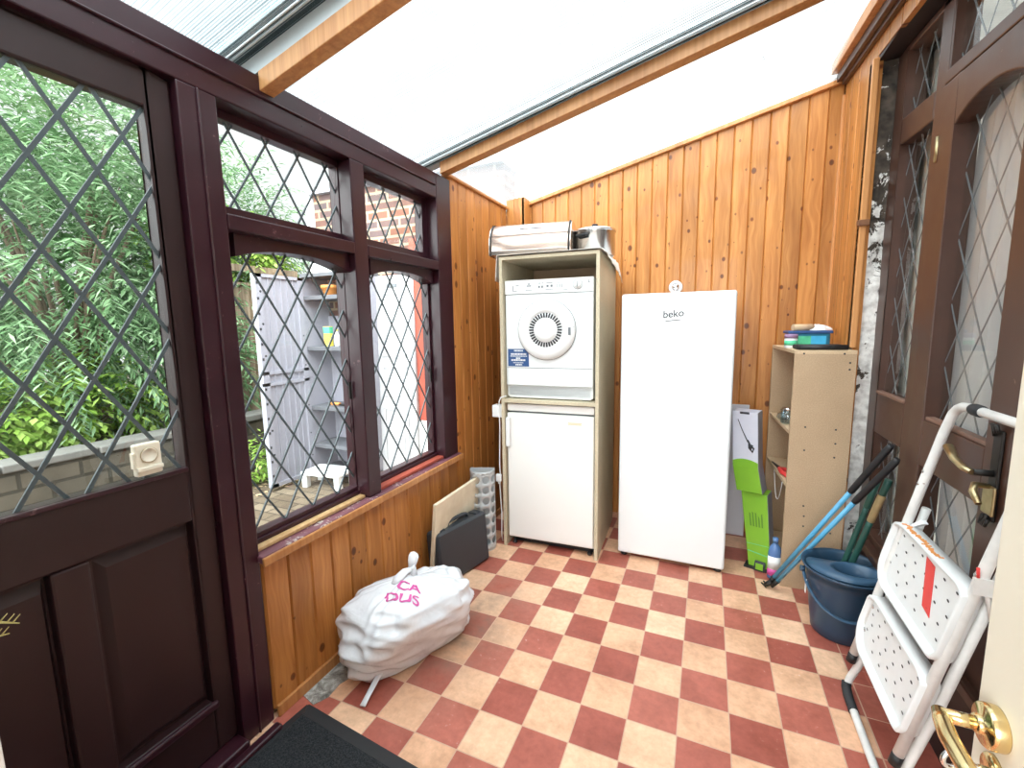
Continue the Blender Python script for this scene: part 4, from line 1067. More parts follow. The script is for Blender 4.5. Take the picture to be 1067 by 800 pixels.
# bottle on the floor beside the unit
t = thing('cleaner_bottle', 'blue bottle with white and pink label between box and shelf unit', 'bottle', (1.672, 2.47, 0), 0)
t.location = (1.625, 2.455, 0)
MB().lathe([(.026, 0), (.029, .006), (.029, .14), (.024, .165), (.012, .185), (.011, .19), (0, .19)], (0, 0, 0), 28, sx=1, sy=.7).build('body', M['blue_bottle'], t)
MB().lathe([(.0297, .055), (.0298, .055), (.0298, .12), (.0297, .12)], (0, 0, 0), 28, sx=1, sy=.71, cap=False).build('white_label', M['white_plastic'], t)
MB().lathe([(.0297, .02), (.0298, .02), (.0298, .055), (.0297, .055)], (0, 0, 0), 28, sx=1, sy=.71, cap=False).build('pink_label', M['pink'], t)
MB().lathe([(.013, .19), (.013, .215), (0, .216)], (0, 0, 0), 20).build('cap', M['blue_bottle'], t)

# mop bucket
bk = thing('mop_bucket', 'dark blue plastic mop bucket with wringer by the door wall', 'bucket', (1.822, 2.085, 0), 0)
def bucket_pt(th, z):
    k = z / .30
    r = .098 + .040 * k + (.004 if z > .285 else 0)
    return r * math.cos(th), r * math.sin(th) * 1.02 + .028 * (1 - k)
def ring(z, dr=0): return [Vector((bucket_pt(2 * PI * i / 48, z)[0] * (1 + dr), bucket_pt(2 * PI * i / 48, z)[1] * (1 + dr), z)) for i in range(48)]
mb = MB()
rows = [ring(0.0, -.06), ring(.004), ring(.05), ring(.10), ring(.17), ring(.24), ring(.283), ring(.284, .07), ring(.30, .08), ring(.302, .05), ring(.29, -.03), ring(.2, -.04), ring(.02, -.05)]
vs = [p for r in rows for p in r]; n = 48
mb.add(vs, [(i * n + k, i * n + (k + 1) % n, (i + 1) * n + (k + 1) % n, (i + 1) * n + k) for i in range(len(rows) - 1) for k in range(n)], 0, True)
mb.add(rows[-1], [tuple(range(n))]); mb.add(rows[0], [tuple(range(n))])
mb.build('body', M['blue_plastic'], bk)
# wringer deck over the front part of the mouth, with the basket hole
wr = MB(); hc = Vector((.02, -.045)); hr = .058
no = 48; out = []; inn = []
for i in range(no):
    a = 2 * PI * i / no; c, s = math.cos(a), math.sin(a)
    inn.append((hc.x + hr * 1.25 * c, hc.y + hr * s))
    # outer limit: bucket circle at front, straight chord at y=.035
    d = .001
    while True:
        x, y = hc.x + d * c, hc.y + d * s
        if x * x + y * y > .134 ** 2 or y > .035: break
        d += .001
    out.append((hc.x + d * c, hc.y + d * s))
zt = lambda x, y: .297 + .02 * max(0, 1 - abs(y - hc.y) / .11) * 0 + .012 - .05 * (y + .13)
rows = [[Vector((x, y, zt(x, y) - .012)) for x, y in out], [Vector((x, y, zt(x, y))) for x, y in out],
        [Vector((hc.x + (x - hc.x) * 1.32, hc.y + (y - hc.y) * 1.32, zt(x, y) + .004)) for x, y in inn],
        [Vector((hc.x + (x - hc.x) * 1.2, hc.y + (y - hc.y) * 1.2, zt(x, y) + .008)) for x, y in inn], [Vector((x, y, zt(x, y) + .006)) for x, y in inn],
        [Vector((hc.x + (x - hc.x) * .92, hc.y + (y - hc.y) * .92, zt(x, y) - .05)) for x, y in inn]]
vs = [p for r in rows for p in r]
wr.add(vs, [(i * no + k, i * no + (k + 1) % no, (i + 1) * no + (k + 1) % no, (i + 1) * no + k) for i in range(5) for k in range(no)], 0, True)
w = wr.build('wringer', M['blue_plastic2'], bk)
mb = MB()
for q in (-.04, -.014, .014, .04): mb.tube([(hc.x + q, hc.y - .042, .262), (hc.x + q, hc.y + .042, .252)], .005, 8)
for q in (-.022, .022): mb.tube([(hc.x - .058, hc.y + q, .254), (hc.x + .058, hc.y + q, .254)], .005, 8)
mb.build('basket_grid', M['blue_plastic2'], w)
mb = MB(); hp = []
for i in range(25):
    a = PI + PI * i / 24; z = .262 - .135 * math.sin(PI * i / 24) ** .8
    x, y = bucket_pt(a, z); hp.append((x * 1.09, y * 1.07 - .004, z))
mb.tube(hp, .007, 10, sq=.5); mb.build('carry_handle', M['blue_plastic2'], bk)
mb = MB()
for s in (-1, 1): MB().tube([(s * .138, 0, .262), (s * .156, 0, .262)], .012, 12).build('handle_pivot', M['blue_plastic'], bk)
MB().box(-.137, -.135, -.03, -.012, .17, .23).build('sticker', M['white_plastic'], bk)

# two dark green mop handles standing in the bucket
def pole(name, label, cat, group, segs):
    """segs: list of (part, p0, p1, r, mat)"""
    p0 = Vector(segs[0][1]); t = thing(name, label, cat, p0, 0, group)
    for part, a, b, r, m in segs:
        a = Vector(a) - p0; b = Vector(b) - p0
        mb = MB(); mb.tube([a, a + (b - a) * .04, a + (b - a) * .96, b], [r * .8, r, r, r * .8] if part != 'tube' else r, 14); mb.build(part, M[m], t)
    return t
def lerp(a, b, k): return tuple(x + (y - x) * k for x, y in zip(a, b))
A, B = (1.80, 2.180, .02), (1.925, 2.06, .685)
pole('mop', 'dark green mop pole with bare wooden upper half leaning in the bucket', 'mop', 'mop poles in the bucket',
     [('tube', A, lerp(A, B, .72), .0115, 'green_tube'), ('wooden_grip', lerp(A, B, .72), lerp(A, B, .90), .0135, 'old_wood'), ('end_cap', lerp(A, B, .90), B, .0125, 'green_tube')])
A, B = (1.775, 2.165, .02), (1.915, 2.135, .665)
pole('mop', 'all-green mop pole leaning in the bucket next to the wooden one', 'mop', 'mop poles in the bucket',
     [('tube', A, lerp(A, B, .8), .0105, 'green_tube'), ('grip', lerp(A, B, .8), lerp(A, B, 1), .0125, 'green_tube')])

# long-handled lawn shears, closed, leaning from floor to the door frame
A = Vector((1.592, 2.345, .012)); t = thing('lawn_shears', 'light blue long-handled lawn shears with black grips leaning over bucket', 'shears', A)
for i, (B, off) in enumerate(((Vector((1.925, 2.065, .818)), Vector((-.004, .010, .0))), (Vector((1.925, 2.0, .785)), Vector((.008, -.010, 0))))):
    d = B - A; s0 = off + d * .05; e = off * .2 + d * (.72 if i == 0 else .72)
    MB().tube([s0, e], .0095, 16).build('handle', M['sky_blue'], t)
    MB().tube([e, e + (d - e) * .04, off * .2 + d * .985, d], [.0105, .0125, .0125, .009], 16).build('grip', M['black'], t)
    MB().tube([off * 1.0 + d * .012, s0 + d * .02], [.007, .0115], 12).build('socket', M['iron'], t)
mb = MB(); d = Vector((.333, -.28, 0)).normalized()
mb.tube([(-.012, .012, .0), (-.004, .0, .012), (.012, -.006, .03)], [.010, .012, .012], 10); mb.build('pivot', M['iron'], t)
mb = MB().prism([(-.010, -.010), (-.022, .03), (-.030, .032), (-.018, .006)], -.008, -.003, lambda a, b, dd_: (a, b, dd_)).prism([(-.006, -.004), (-.012, .04), (-.020, .044), (-.012, .012)], -.003, .002, lambda a, b, dd_: (a, b, dd_))
mb.build('blade', M['iron'], t)

# folded step ladder
ld = thing('step_ladder', 'folded white steel two-tread step ladder leaning on the house door', 'step ladder', (1.766, 1.52, 0), 0)
O = Vector((1.766, 1.52, 0))
FB, FT = Vector((1.766, 1.722, .155)), Vector((1.932, 1.683, .995))
NB, NT = Vector((1.763, 1.334, .135)), Vector((1.932, 1.292, .995))
def rail_pt(far, z, off=0):
    a, b = (FB, FT) if far else (NB, NT)
    k = (z - a.z) / (b.z - a.z); p = a + (b - a) * k
    return p + Vector((off, 0, -off * .2))
UP = (FT - FB).normalized()
def LP(y, z, off=0):        # a point in the ladder's plane
    k = (z - .145) / (.995 - .145)
    return Vector((1.765 + .167 * k + off, y - .04 * k * 1.0, z))
path = [rail_pt(1, .165), rail_pt(1, .5), rail_pt(1, .96)]
c1 = rail_pt(1, 1.0)
path += [c1 + Vector((.004, -.004, .012)), c1 + Vector((.008, -.018, .030)), c1 + Vector((.010, -.04, .040)), c1 + Vector((.010, -.07, .043))]
c2 = rail_pt(0, 1.0)
path += [c2 + Vector((.010, .07, .043)), c2 + Vector((.010, .04, .040)), c2 + Vector((.008, .018, .030)), c2 + Vector((.004, .004, .012)), rail_pt(0, .96), rail_pt(0, .5), rail_pt(0, .165)]
ff = MB().tube([p - O for p in path], .0125, 16).build('front_frame', M['ladder_white'], ld)
for far in (1, 0):
    a = rail_pt(far, .168); MB().tube([a - O, a - UP * .032 - O], [.0135, .0138], 16).build('foot_cap', M['black'], ld)
hm = c1 + Vector((.010, -.115, .043)); MB().tube([hm + Vector((0, .024, 0)) - O, hm + Vector((0, .014, 0)) - O, hm + Vector((0, -.014, 0)) - O, hm + Vector((0, -.024, 0)) - O], [.0145, .0165, .0165, .0145], 18).build('grip', M['rubber'], ld)
rp = [rail_pt(1, .72, .030), rail_pt(1, .3, .030), rail_pt(1, .13, .024), Vector((1.772, 1.748, .055)), Vector((1.762, 1.738, .026)), Vector((1.760, 1.70, .0165)), Vector((1.760, 1.5, .0145)), Vector((1.760, 1.35, .0165)), Vector((1.762, 1.312, .026)), Vector((1.772, 1.302, .055)), rail_pt(0, .13, .024), rail_pt(0, .3, .030), rail_pt(0, .80, .030)]
rf = MB().tube([p - O for p in rp], .0115, 14).build('rear_frame', M['ladder_white'], ld)
for ya, yb in ((1.738, 1.64), (1.312, 1.40)):
    MB().tube([Vector((1.7635, ya + (.006 if ya > 1.5 else -.006), .042)) - O, Vector((1.7615, ya, .026)) - O, Vector((1.760, ya + (yb - ya) * .35, .0165)) - O, Vector((1.760, yb, .0150)) - O], .0145, 14).build('floor_sleeve', M['rubber'], ld)
# treads lie in the plane of the folded frame
def tread(z0, z1, y0, y1, r, name, front_lip):
    """rounded outline in plane, recessed perforated panel with a raised rim"""
    def outline(ins):
        pts = []
        ya, yb, za, zb = y0 + ins, y1 - ins, z0 + ins, z1 - ins; q = max(.004, r - ins)
        for cy, cz, a0 in ((yb - q, zb - .02, 0), (ya + q * .6, zb - .02, 90), (ya + .03, za + .03, 180), (yb - q, za + q, 270)):
            for i in range(7):
                a = math.radians(a0 + i * 15); rz = (q if cy > (ya + yb) / 2 else .03) if cz < (za + zb) / 2 else .02; ry = q if cy > (ya + yb) / 2 else (.03 if cz < (za + zb) / 2 else q * .6)
                pts.append((cy + ry * math.cos(a), cz + rz * math.sin(a)))
        return pts
    n = 28
    rows = [[LP(a, b, .016) for a, b in outline(0)], [LP(a, b, -.020) for a, b in outline(0)], [LP(a, b, -.024) for a, b in outline(.004)], [LP(a, b, -.020) for a, b in outline(.009)], [LP(a, b, -.006) for a, b in outline(.014)]]
    mb = MB(); vs = [p - O for row in rows for p in row]
    mb.add(vs, [(i * n + k, i * n + (k + 1) % n, (i + 1) * n + (k + 1) % n, (i + 1) * n + k) for i in range(4) for k in range(n)], 0, True)
    mb.add([p - O for p in rows[-1]], [tuple(range(n))]); mb.add([p - O for p in rows[0]], [tuple(range(n))])
    rr = random.Random(int(z0 * 100))
    ny, nz = 6, 5
    for i in range(ny):
        for j in range(nz):
            yy = y0 + .05 + (y1 - y0 - .10) * (i + (.25 if j % 2 else -.05)) / (ny - .9); zz = z0 + .04 + (z1 - z0 - .075) * j / (nz - 1)
            if yy > y1 - .035 or (yy > y1 - .09 and j == 0): continue
            c = LP(yy, zz, -.0062) - O
            mb.add([c + Vector((-.0008, .0065 * math.cos(q * PI / 5), .0038 * math.sin(q * PI / 5) )) for q in range(10)], [tuple(range(10))], 1)
    t_ = mb.build(name, [M['tread_white'], M['ink']], ld)
    for yy, zz in ((y1 - .022, z1 - .045), (y1 - .026, z1 - .13)):
        c = LP(yy, zz, -.006) - O; MB().lathe([(0, 0), (.0075, 0), (.007, .0025), (0, .003)], c, 16, M=RY).build('rivet', M['steel'], t_)
    return t_
tu = tread(.452, .662, 1.325, 1.752, .085, 'upper_tread', 1)
tl = tread(.222, .408, 1.325, 1.728, .085, 'lower_tread', 0)
# red strip stuck across upper tread, worn print on its lip
mb = MB(); q = [LP(1.545, .636, -.0075), LP(1.492, .632, -.0075), LP(1.430, .515, -.0075), LP(1.478, .522, -.0075)]
mb.add([p - O for p in q] + [p - O + Vector((.001, 0, 0)) for p in q], [(0, 1, 2, 3), (7, 6, 5, 4), (0, 4, 5, 1), (1, 5, 6, 2), (2, 6, 7, 3), (3, 7, 4, 0)]); mb.build('red_tape', M['red'], tu)
mb = MB(); rr = random.Random(8)
for i in range(26):
    yy = 1.70 - i * .0085
    c = LP(yy, .661, -.010 + rr.uniform(-.004, .004)) - O
    mb.box(c.x - rr.uniform(.003, .008), c.x + rr.uniform(.003, .008), c.y - .003, c.y + .003, c.z + .0005, c.z + .0025)
mb.build('worn_print', M['orange'], tu)
mb = MB().hexa([LP(1.71, .66, .004) - O + Vector((a, b, c)) for a, b, c in ((0, 0, 0), (.012, 0, 0), (0, -.016, 0), (.012, -.016, 0), (.012, -.03, .03), (.024, -.03, .03), (.012, -.05, .026), (.024, -.05, .026))]); mb.build('plastic_clip', M['white_plastic'], ld)
mb = MB()
for far, z in ((1, .79), (1, .83), (0, .36), (0, .60), (0, .70)):
    c = rail_pt(far, z) - O; MB().lathe([(0, .011), (.006, .0115), (.0055, .0135), (0, .0145)], c, 14, M=RY).build('rivet', M['steel'], ld)
c = rail_pt(0, .69) - O
MB().box(c.x - .02, c.x + .03, c.y - .018, c.y - .012, c.z - .03, c.z + .01).tube([c + Vector((.0, -.012, .01)), c + Vector((.022, -.012, -.09))], .005, 8).build('folding_catch', M['ladder_white'], ld)
MB().tube([c + Vector((-.012, -.016, .012)), c + Vector((-.014, -.016, .035))], .0035, 8).build('red_lever', M['red'], ld)

# ================================================================== outside, beyond the left wall
struct(MB().box(-9, -.14, -5, 9, -.08, -.02).build('ground_patio', M['paving']))
struct(MB().box(-12, -2.72, -5, 9, -.02, .40).build('ground_bed', M['soil']))
mb = MB().box(-2.74, -2.56, -4, 3.15, -.03, .455).build('wall_retaining', M['stone_wall']); struct(mb)
mb = MB(); rr = random.Random(2); y = -4
while y < 3.15:
    L = rr.uniform(.4, .62); mb.box(-2.77, -2.535 + rr.uniform(-.01, .01), y, min(y + L - .008, 3.15), .455, .505 + rr.uniform(-.006, .006)); y += L
struct(mb.build('trim_coping', M['coping'], bevel=.008))
struct(MB().box(-2.03, -.14, 3.15, 3.35, -.03, 2.47).build('wall_brick_wing', bricks('wing_brick', (.25, .115, .08, 1), (.10, .08, .085, 1), (.36, .285, .20, 1), plane='xz')))
struct(MB().box(-2.06, -.14, 3.10, 3.40, 2.47, 2.50).build('trim_wing_coping', M['shed_grey']))
struct(MB().box(-2.03, -1.36, 3.125, 3.15, 1.78, 1.90).build('trim_white_band', M['white_plastic']))
struct(MB().tube([(-2.085, 3.16, -.02), (-2.085, 3.16, 2.5)], .04, 14).build('trim_downpipe', M['white_plastic']))
struct(MB().box(-.985, -.76, 3.10, 3.15, .50, 2.0).build('trim_red_post', M['red_wood'], bevel=.004))
struct(MB().box(-.98, -.60, 3.09, 3.15, -.02, .50).build('trim_white_plinth', M['white_plastic'], bevel=.004))
# fence with capping board
fe = thing('garden_fence', 'weathered close-board timber fence behind the grey storage cupboard', 'fence', (-3.12, 3.2, .4), 0)
mb = MB(); y = -.62
while y < 1.6: mb.box(0, .02, y, y + .104, 0, 1.33 + .01 * math.sin(y * 40)); y += .11
mb.build('boards', M['fence'], fe)
MB().box(-.04, .06, -.62, .62, 1.47, 1.54).box(-.03, .045, -.62, .62, 1.335, 1.365).build('capping_board', M['fence'], fe, bevel=.004)
for y in (-.55, .3, 1.4): MB().box(.02, .10, y, y + .09, 0, 1.5).build('post', M['fence'], fe, bevel=.004)

# grey utility cupboard, left leaf swung open toward the lean-to
sc_ = thing('storage_cupboard', 'open grey plastic utility cupboard with shelves against the brick wing', 'cupboard', (-1.93, 2.84, -.02), 0)
Hc = 1.74
MB().box(0, .02, 0, .29, .05, Hc).build('side_panel', M['shed_grey'], sc_); MB().box(.58, .60, 0, .29, .05, Hc).build('side_panel', M['shed_grey'], sc_)
MB().box(.02, .58, .27, .29, .05, 1.42).build('back_panel', M['shed_grey'], sc_)
MB().box(0, .6, 0, .29, Hc, Hc + .03).build('top_panel', M['shed_dark'], sc_)
MB().box(0, .6, 0, .29, .03, .06).build('base_panel', M['shed_dark'], sc_)
for z in (1.55, 1.12, .60, .26): MB().box(.02, .58, .005, .27, z, z + .035).build('shelf', M['shed_dark'], sc_, bevel=.004)
lf = MB()
Z0, Z1 = .03, 1.735
mb = MB().box(-.018, .012, -.44, 0, Z0, Z1)
for y0, y1 in ((-.44, -.385), (-.05, 0)): mb.box(.012, .030, y0, y1, Z0, Z1)
for z0, z1 in ((Z0, .06), (.86, .885), (.95, .975), (1.71, Z1)): mb.box(.012, .030, -.44, 0, z0, z1)
for q in (-.33, -.27, -.21, -.15, -.10): mb.box(.012, .020, q, q + .012, Z0, Z1)
LFM = mb
for i in range(14):
    z = .12 + i * .118; mb.box(.0295, .0312, -.434, -.418, z, z + .02, 1)
for z in (.3, .5, .75, 1.1, 1.35, 1.6):
    mb.lathe([(0, .0302), (.009, .0305), (.009, .031), (0, .0312)], (0, -.402, z), 12, 1, M=Matrix.Rotation(PI / 2, 4, 'Y')); mb.lathe([(0, .0302), (.007, .0305), (.007, .031), (0, .0312)], (0, -.028, z - .1), 12, 1, M=Matrix.Rotation(PI / 2, 4, 'Y'))
leaf = mb.build('door', [M['shed_grey'], M['ink']], sc_)
def item(name, label, cat, x, z, build):
    t = thing(name, label, cat, (-1.93 + x, 2.84 + .10, -.02 + z), 0); build(t); return t
item('plant_feed_box', 'yellow green and red garden product carton on the cupboard shelf', 'carton', .18, 1.155, lambda t: (MB().box(-.035, .035, -.02, .02, 0, .17).build('carton', M['yellow'], t, bevel=.002), MB().box(-.0352, .0352, -.0205, .0205, .11, .165).build('green_panel', M['label_green'], t), MB().box(-.03, .03, -.0215, -.02, .03, .07).build('red_panel', M['orange'], t)))
item('plastic_bottle', 'small pale bottle beside the yellow carton in cupboard', 'bottle', .28, 1.155, lambda t: (MB().lathe([(.022, 0), (.024, .01), (.024, .09), (.010, .115), (.010, .125), (0, .125)], (0, 0, 0), 20).build('body', M['white_plastic'], t), MB().lathe([(.012, .125), (.012, .145), (0, .146)], (0, 0, 0), 16).build('cap', M['straw'], t)))
item('clay_pot', 'terracotta pot on the top shelf of grey cupboard', 'pot', .24, 1.585, lambda t: MB().lathe([(.05, 0), (.07, .06), (.078, .06), (.078, .085), (.07, .085), (.06, .02), (0, .02)], (0, 0, 0), 24).build('pot', M['orange'], t))
item('garden_trowel', 'wooden handled tool lying on lower middle cupboard shelf', 'trowel', .26, .645, lambda t: (MB().tube([(-.10, 0, .0), (.0, 0, .004)], .014, 12).build('handle', M['orange'], t), MB().prism([(.0, -.02), (.10, -.028), (.15, 0), (.10, .028), (.0, .02)], -.004, .002, lambda a, b, d: (a, b, d)).build('blade', M['iron'], t)))
st = thing('step_stool', 'low white plastic step stool in front of the grey cupboard', 'stool', (-1.60, 2.70, -.02), .1)
MB().box(-.19, .19, -.12, .12, .105, .135).build('seat', M['white_plastic'], st, bevel=.01)
for sx in (-1, 1):
    for sy in (-1, 1): MB().box(sx * .16 - .025, sx * .16 + .025, sy * .09 - .025, sy * .09 + .025, 0, .106).build('leg', M['white_plastic'], st, bevel=.006)
cu = MB().grid(lambda u, v: (-.13 + .26 * u, -.08 + .16 * v, .137 + .03 * math.sin(PI * u) * math.sin(PI * v) ** .5), 16, 12).build('paint_tray', M['grey_plastic'], None); cu.location = (-1.60, 2.70, -.02); tag(cu, 'shallow upturned grey tray lying on white step stool', 'tray')
# white panelled door leaf
wd = thing('door_leaf', 'white panelled door leaf leaning on the brick wing by the red post', 'door leaf', (-1.16, 3.055, -.02), 0); wd.rotation_euler = (math.radians(-1.2), 0, 0)
MB().box(-.21, .21, 0, .035, 0, 1.74).build('slab', M['door_white'], wd, bevel=.003)
for z0, z1 in ((.12, .62), (.72, .98), (1.06, 1.6)):
    mb = MB()
    for x0, x1, a, b in ((-.13, .13, z0, z0 + .02), (-.13, .13, z1 - .02, z1), (-.13, -.11, z0, z1), (.11, .13, z0, z1)): mb.box(x0, x1, -.010, .0, a, b)
    mb.box(-.085, .085, -.007, 0, z0 + .05, z1 - .05); mb.build('panel_moulding', M['door_white'], wd, bevel=.004)
MB().box(-.05, .05, -.012, 0, 1.64, 1.67).build('letter_slot', M['ink_grey'], wd, bevel=.003)
# dark patio bin behind glass edge
# ---------------- shrubs
def foliage(name, centre, rad, nfr, nl, ll, lw, mat, parent, seed, droop=.5, frl=.45, shell=.55, leafk=5):
    rr = random.Random(seed); vs = []; fs = []
    c = Vector(centre)
    for i in range(nfr):
        while True:
            d = Vector((rr.uniform(-1, 1), rr.uniform(-1, 1), rr.uniform(-.75, 1)))
            if .05 < d.length < 1: break
        d.normalize(); k = shell + (1 - shell) * rr.random()
        o = c + Vector((d.x * rad[0], d.y * rad[1], d.z * rad[2])) * k
        dirv = (d + Vector((rr.uniform(-.6, .6), rr.uniform(-.6, .6), rr.uniform(-.1, .7)))).normalized()
        side = dirv.cross(Vector((0, 0, 1)))
        if side.length < .1: side = Vector((1, 0, 0))
        side.normalize(); fl = frl * rr.uniform(.6, 1.2); p = o.copy(); v = dirv.copy()
        for j in range(nl):
            v = (v + Vector((0, 0, -droop / nl * 1.6))).normalized(); p = p + v * (fl / nl)
            sgn = 1 if j % 2 else -1
            a = (v * .75 + side * sgn * .8 + Vector((rr.uniform(-.2, .2), rr.uniform(-.2, .2), rr.uniform(-.45, .1)))).normalized()
            w = a.cross(Vector((rr.uniform(-.4, .4), rr.uniform(-.4, .4), 1))).normalized()
            L = ll * rr.uniform(.7, 1.25); W = lw * rr.uniform(.8, 1.2)
            b = len(vs); dn = Vector((0, 0, -L * .12))
            vs += [p, p + a * L * .45 + w * W, p + a * L + dn, p + a * L * .45 - w * W]
            fs.append((b, b + 1, b + 2, b + 3))
    me = bpy.data.meshes.new(name); me.from_pydata(vs, [], fs); me.materials.append(mat); me.update()
    ob = bpy.data.objects.new(name, me); COL.objects.link(ob); ob.parent = parent; return ob
def shrub(name, label, loc, parts, stems, mat, seed, **kw):
    t = thing(name, label, 'shrub', loc, 0)
    for i, (c, r, n) in enumerate(parts): foliage('foliage', c, r, n, kw.get('nl', 14), kw.get('ll', .10), kw.get('lw', .011), M[mat], t, seed + i, kw.get('droop', .6), kw.get('frl', .5), kw.get('shell', .35))
    rr = random.Random(seed); mb = MB()
    for i in range(stems):
        a = rr.uniform(0, 2 * PI); q = rr.uniform(.4, 1) * parts[0][1][0]; h = parts[0][0][2]
        e = Vector((parts[0][0][0] + math.cos(a) * q, parts[0][0][1] + math.sin(a) * q * 1.1, h + rr.uniform(-.2, .8) * parts[0][1][2]))
        s0 = Vector((rr.uniform(-.06, .06), rr.uniform(-.06, .06), -.02))
        mb.tube([s0, s0.lerp(e, .35) + Vector((0, 0, .18 * e.z)), s0.lerp(e, .7) + Vector((0, 0, .12 * e.z)), e], [kw.get('sr', .03), kw.get('sr', .03) * .7, kw.get('sr', .03) * .45, .004], 7)
    mb.build('stems', M['bark'], t); return t
shrub('tall_shrub', 'large arching shrub with narrow leaves outside the maroon door', (-3.75, 2.0, .40), [((0, 0, 1.45), (1.0, 1.15, 1.55), 1500), ((.1, .2, 2.4), (.7, 1.1, .62), 420)], 16, 'leaf_tree', 5)
shrub('tall_shrub', 'narrow leaved shrub behind the fence seen through upper window', (-4.0, 3.6, .40), [((0, 0, 1.6), (.6, 1.0, 1.2), 900)], 9, 'leaf_tree', 15)
shrub('tall_shrub', 'dense dark shrub at the back of the garden bed', (-5.6, 2.2, .40), [((0, 0, 1.5), (.9, 2.4, 1.5), 1100)], 9, 'leaf_dark', 25, ll=.14, lw=.022)
shrub('low_shrub', 'low lime green leafy plant just behind the stone wall', (-3.32, 1.25, .40), [((0, 0, .26), (.34, .62, .32), 420)], 8, 'leaf_lime', 35, ll=.075, lw=.02, frl=.22, nl=8, sr=.01)
shrub('low_shrub', 'broad lime green ferny plant under the tall arching shrub', (-3.5, 1.95, .40), [((0, 0, .28), (.4, .5, .35), 300)], 8, 'leaf_lime', 45, ll=.08, lw=.02, frl=.3, nl=9, sr=.01)
shrub('low_shrub', 'green fronds against the fence left of the grey cupboard', (-3.0, 2.78, .40), [((.0, 0, .48), (.16, .25, .55), 160)], 6, 'leaf_tree', 55, ll=.1, lw=.014, frl=.3, nl=10, sr=.01)
shrub('low_shrub', 'small weed growing at the foot of the stone wall', (-2.28, 2.5, -.02), [((0, 0, .14), (.08, .16, .16), 90)], 4, 'leaf_lime', 65, ll=.06, lw=.012, frl=.16, nl=7, sr=.006)
shrub('tall_shrub', 'lime green climber spilling above fence capping board', (-3.5, 3.35, .40), [((0, 0, 1.72), (.35, .7, .28), 420)], 7, 'leaf_lime', 75, ll=.08, lw=.02, frl=.25, nl=8, sr=.02)
# pot of dry grass by the doorway; only its tips reach into the picture
t = thing('dry_grass_pot', 'dry yellow grass stalks reaching in at the left edge of the picture', 'plant', (.62, .02, 0), 0)
MB().lathe([(.03, 0), (.043, .11), (.047, .11), (.047, .13), (.04, .13), (.035, .03), (0, .03)], (0, 0, 0), 28).build('pot', M['orange'], t)
mb = MB(); B0 = Vector((.62, .02, 0))
for pts in (((0, 0, .03), (.02, .04, .9), (.058, .09, 1.045), (.08, .128, 1.034), (.080, .145, 1.0215)), ((0, .01, .03), (.015, .03, .88), (.05, .08, 1.02), (.076, .118, 1.020), (.080, .138, 1.016)), ((0, -.01, .03), (-.02, 0, .7), (-.05, .03, .95)), ((.01, 0, .03), (-.03, .02, .6), (-.1, .05, .85))):
    P_ = [Vector(q) for q in pts]; mb.tube(P_, [.0016] * (len(P_) - 1) + [.0005], 6)
    a, b = P_[-2], P_[-1]
    for q in (.3, .55, .75): c0 = a.lerp(b, q); mb.tube([c0, c0 + Vector((.002, .005, .006))], [.0007, .0003], 5)
mb.build('stalks', M['straw'], t)
# dead leaves on the paving
rr = random.Random(4)
mb = MB()
for i in range(160):
    x, y = rr.uniform(-2.5, -1.9), rr.uniform(1.9, 2.9); a = rr.uniform(0, 6.28); L = rr.uniform(.012, .035)
    c, s = math.cos(a) * L, math.sin(a) * L; z = -.019 + rr.uniform(0, .006)
    mb.add([(x - c, y - s, z), (x + s * .4, y - c * .4, z + .004), (x + c, y + s, z), (x - s * .4, y + c * .4, z + .005)], [(0, 1, 2, 3)])
o = mb.build('leaf_litter', M['tan'], fix=False); tag(o, 'scattered dry leaves on the brown paving by the stone wall', 'leaves', kind='stuff')

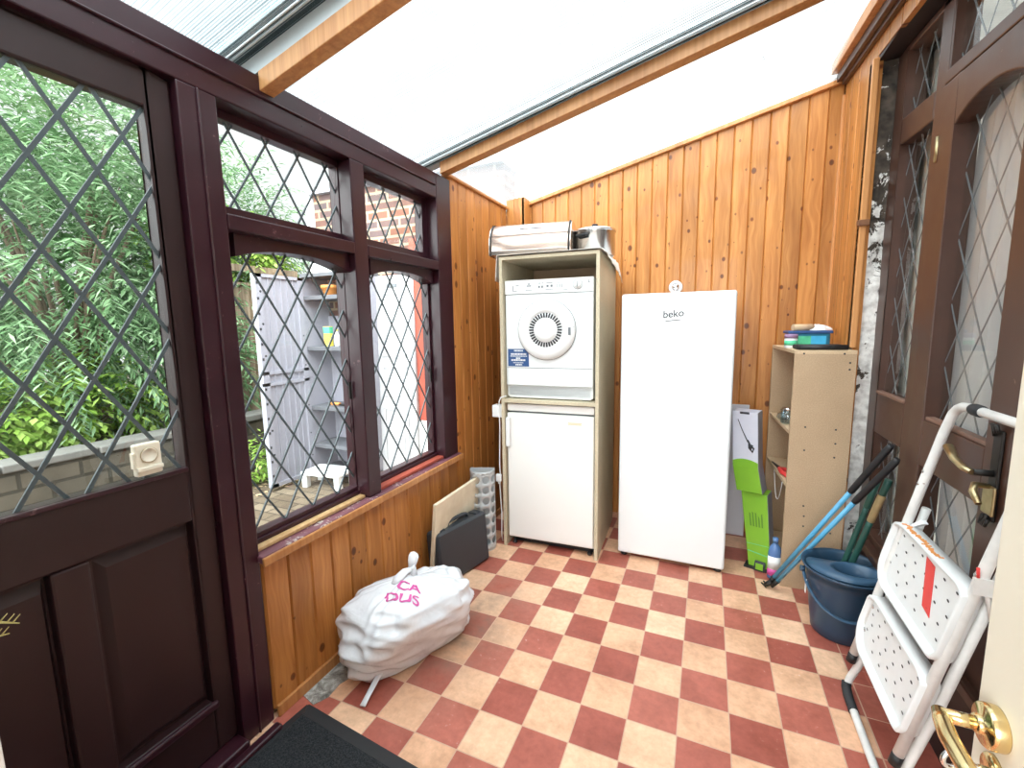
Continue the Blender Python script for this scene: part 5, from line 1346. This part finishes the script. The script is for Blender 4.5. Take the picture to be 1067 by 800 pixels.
# ================================================================== light and camera
w = bpy.data.worlds.new('overcast'); scene.world = w; w.use_nodes = True
nt = w.node_tree; nt.nodes.clear()
tc_ = nt.nodes.new('ShaderNodeTexCoord'); nz = nt.nodes.new('ShaderNodeTexNoise'); nz.inputs['Scale'].default_value = 1.6; nz.inputs['Detail'].default_value = 4
rp_ = nt.nodes.new('ShaderNodeValToRGB'); rp_.color_ramp.elements[0].position = .3; rp_.color_ramp.elements[0].color = (.86, .93, .96, 1); rp_.color_ramp.elements[1].position = .65; rp_.color_ramp.elements[1].color = (1, 1, 1, 1)
bg_ = nt.nodes.new('ShaderNodeBackground'); bg_.inputs[1].default_value = 1.0; ow = nt.nodes.new('ShaderNodeOutputWorld')
nt.links.new(tc_.outputs['Generated'], nz.inputs['Vector']); nt.links.new(nz.outputs['Fac'], rp_.inputs[0]); 
dp = nt.nodes.new('ShaderNodeVectorMath'); dp.operation = 'DOT_PRODUCT'; dp.inputs[1].default_value = (.25, -.75, .6); nt.links.new(tc_.outputs['Generated'], dp.inputs[0])
mr_ = nt.nodes.new('ShaderNodeMapRange'); mr_.interpolation_type = 'SMOOTHSTEP'; nt.links.new(dp.outputs['Value'], mr_.inputs[0])
mr_.inputs[1].default_value = -.1; mr_.inputs[2].default_value = .95; mr_.inputs[3].default_value = .72; mr_.inputs[4].default_value = 7.0
nt.links.new(mr_.outputs[0], bg_.inputs[1]); nt.links.new(rp_.outputs[0], bg_.inputs[0]); nt.links.new(bg_.outputs[0], ow.inputs[0])

F = 464.865
cam = bpy.data.cameras.new('camera'); cam.sensor_width = 36; cam.lens = F / 1067 * 36; cam.clip_start = .02; cam.clip_end = 100
co = bpy.data.objects.new('camera', cam); COL.objects.link(co)
r_ = Vector((0.91663808, 0.39940636, -0.01578602)); dn_ = Vector((0.03754658, -0.12535332, -0.99140143)); f_ = Vector((-0.39795087, 0.90816359, -0.12989997))
mw = Matrix(((r_.x, -dn_.x, -f_.x, 1.2747), (r_.y, -dn_.y, -f_.y, -.0004), (r_.z, -dn_.z, -f_.z, 1.2877), (0, 0, 0, 1)))
co.matrix_world = mw; scene.camera = co
vs_ = scene.view_settings; vs_.view_transform = 'Standard'; vs_.look = 'None'; vs_.gamma = 1; vs_.use_curve_mapping = False
vs_.exposure = 0.80
cy = scene.cycles
cy.max_bounces = 10; cy.diffuse_bounces = 5; cy.glossy_bounces = 4; cy.transmission_bounces = 8; cy.transparent_max_bounces = 24
cy.use_denoising = True
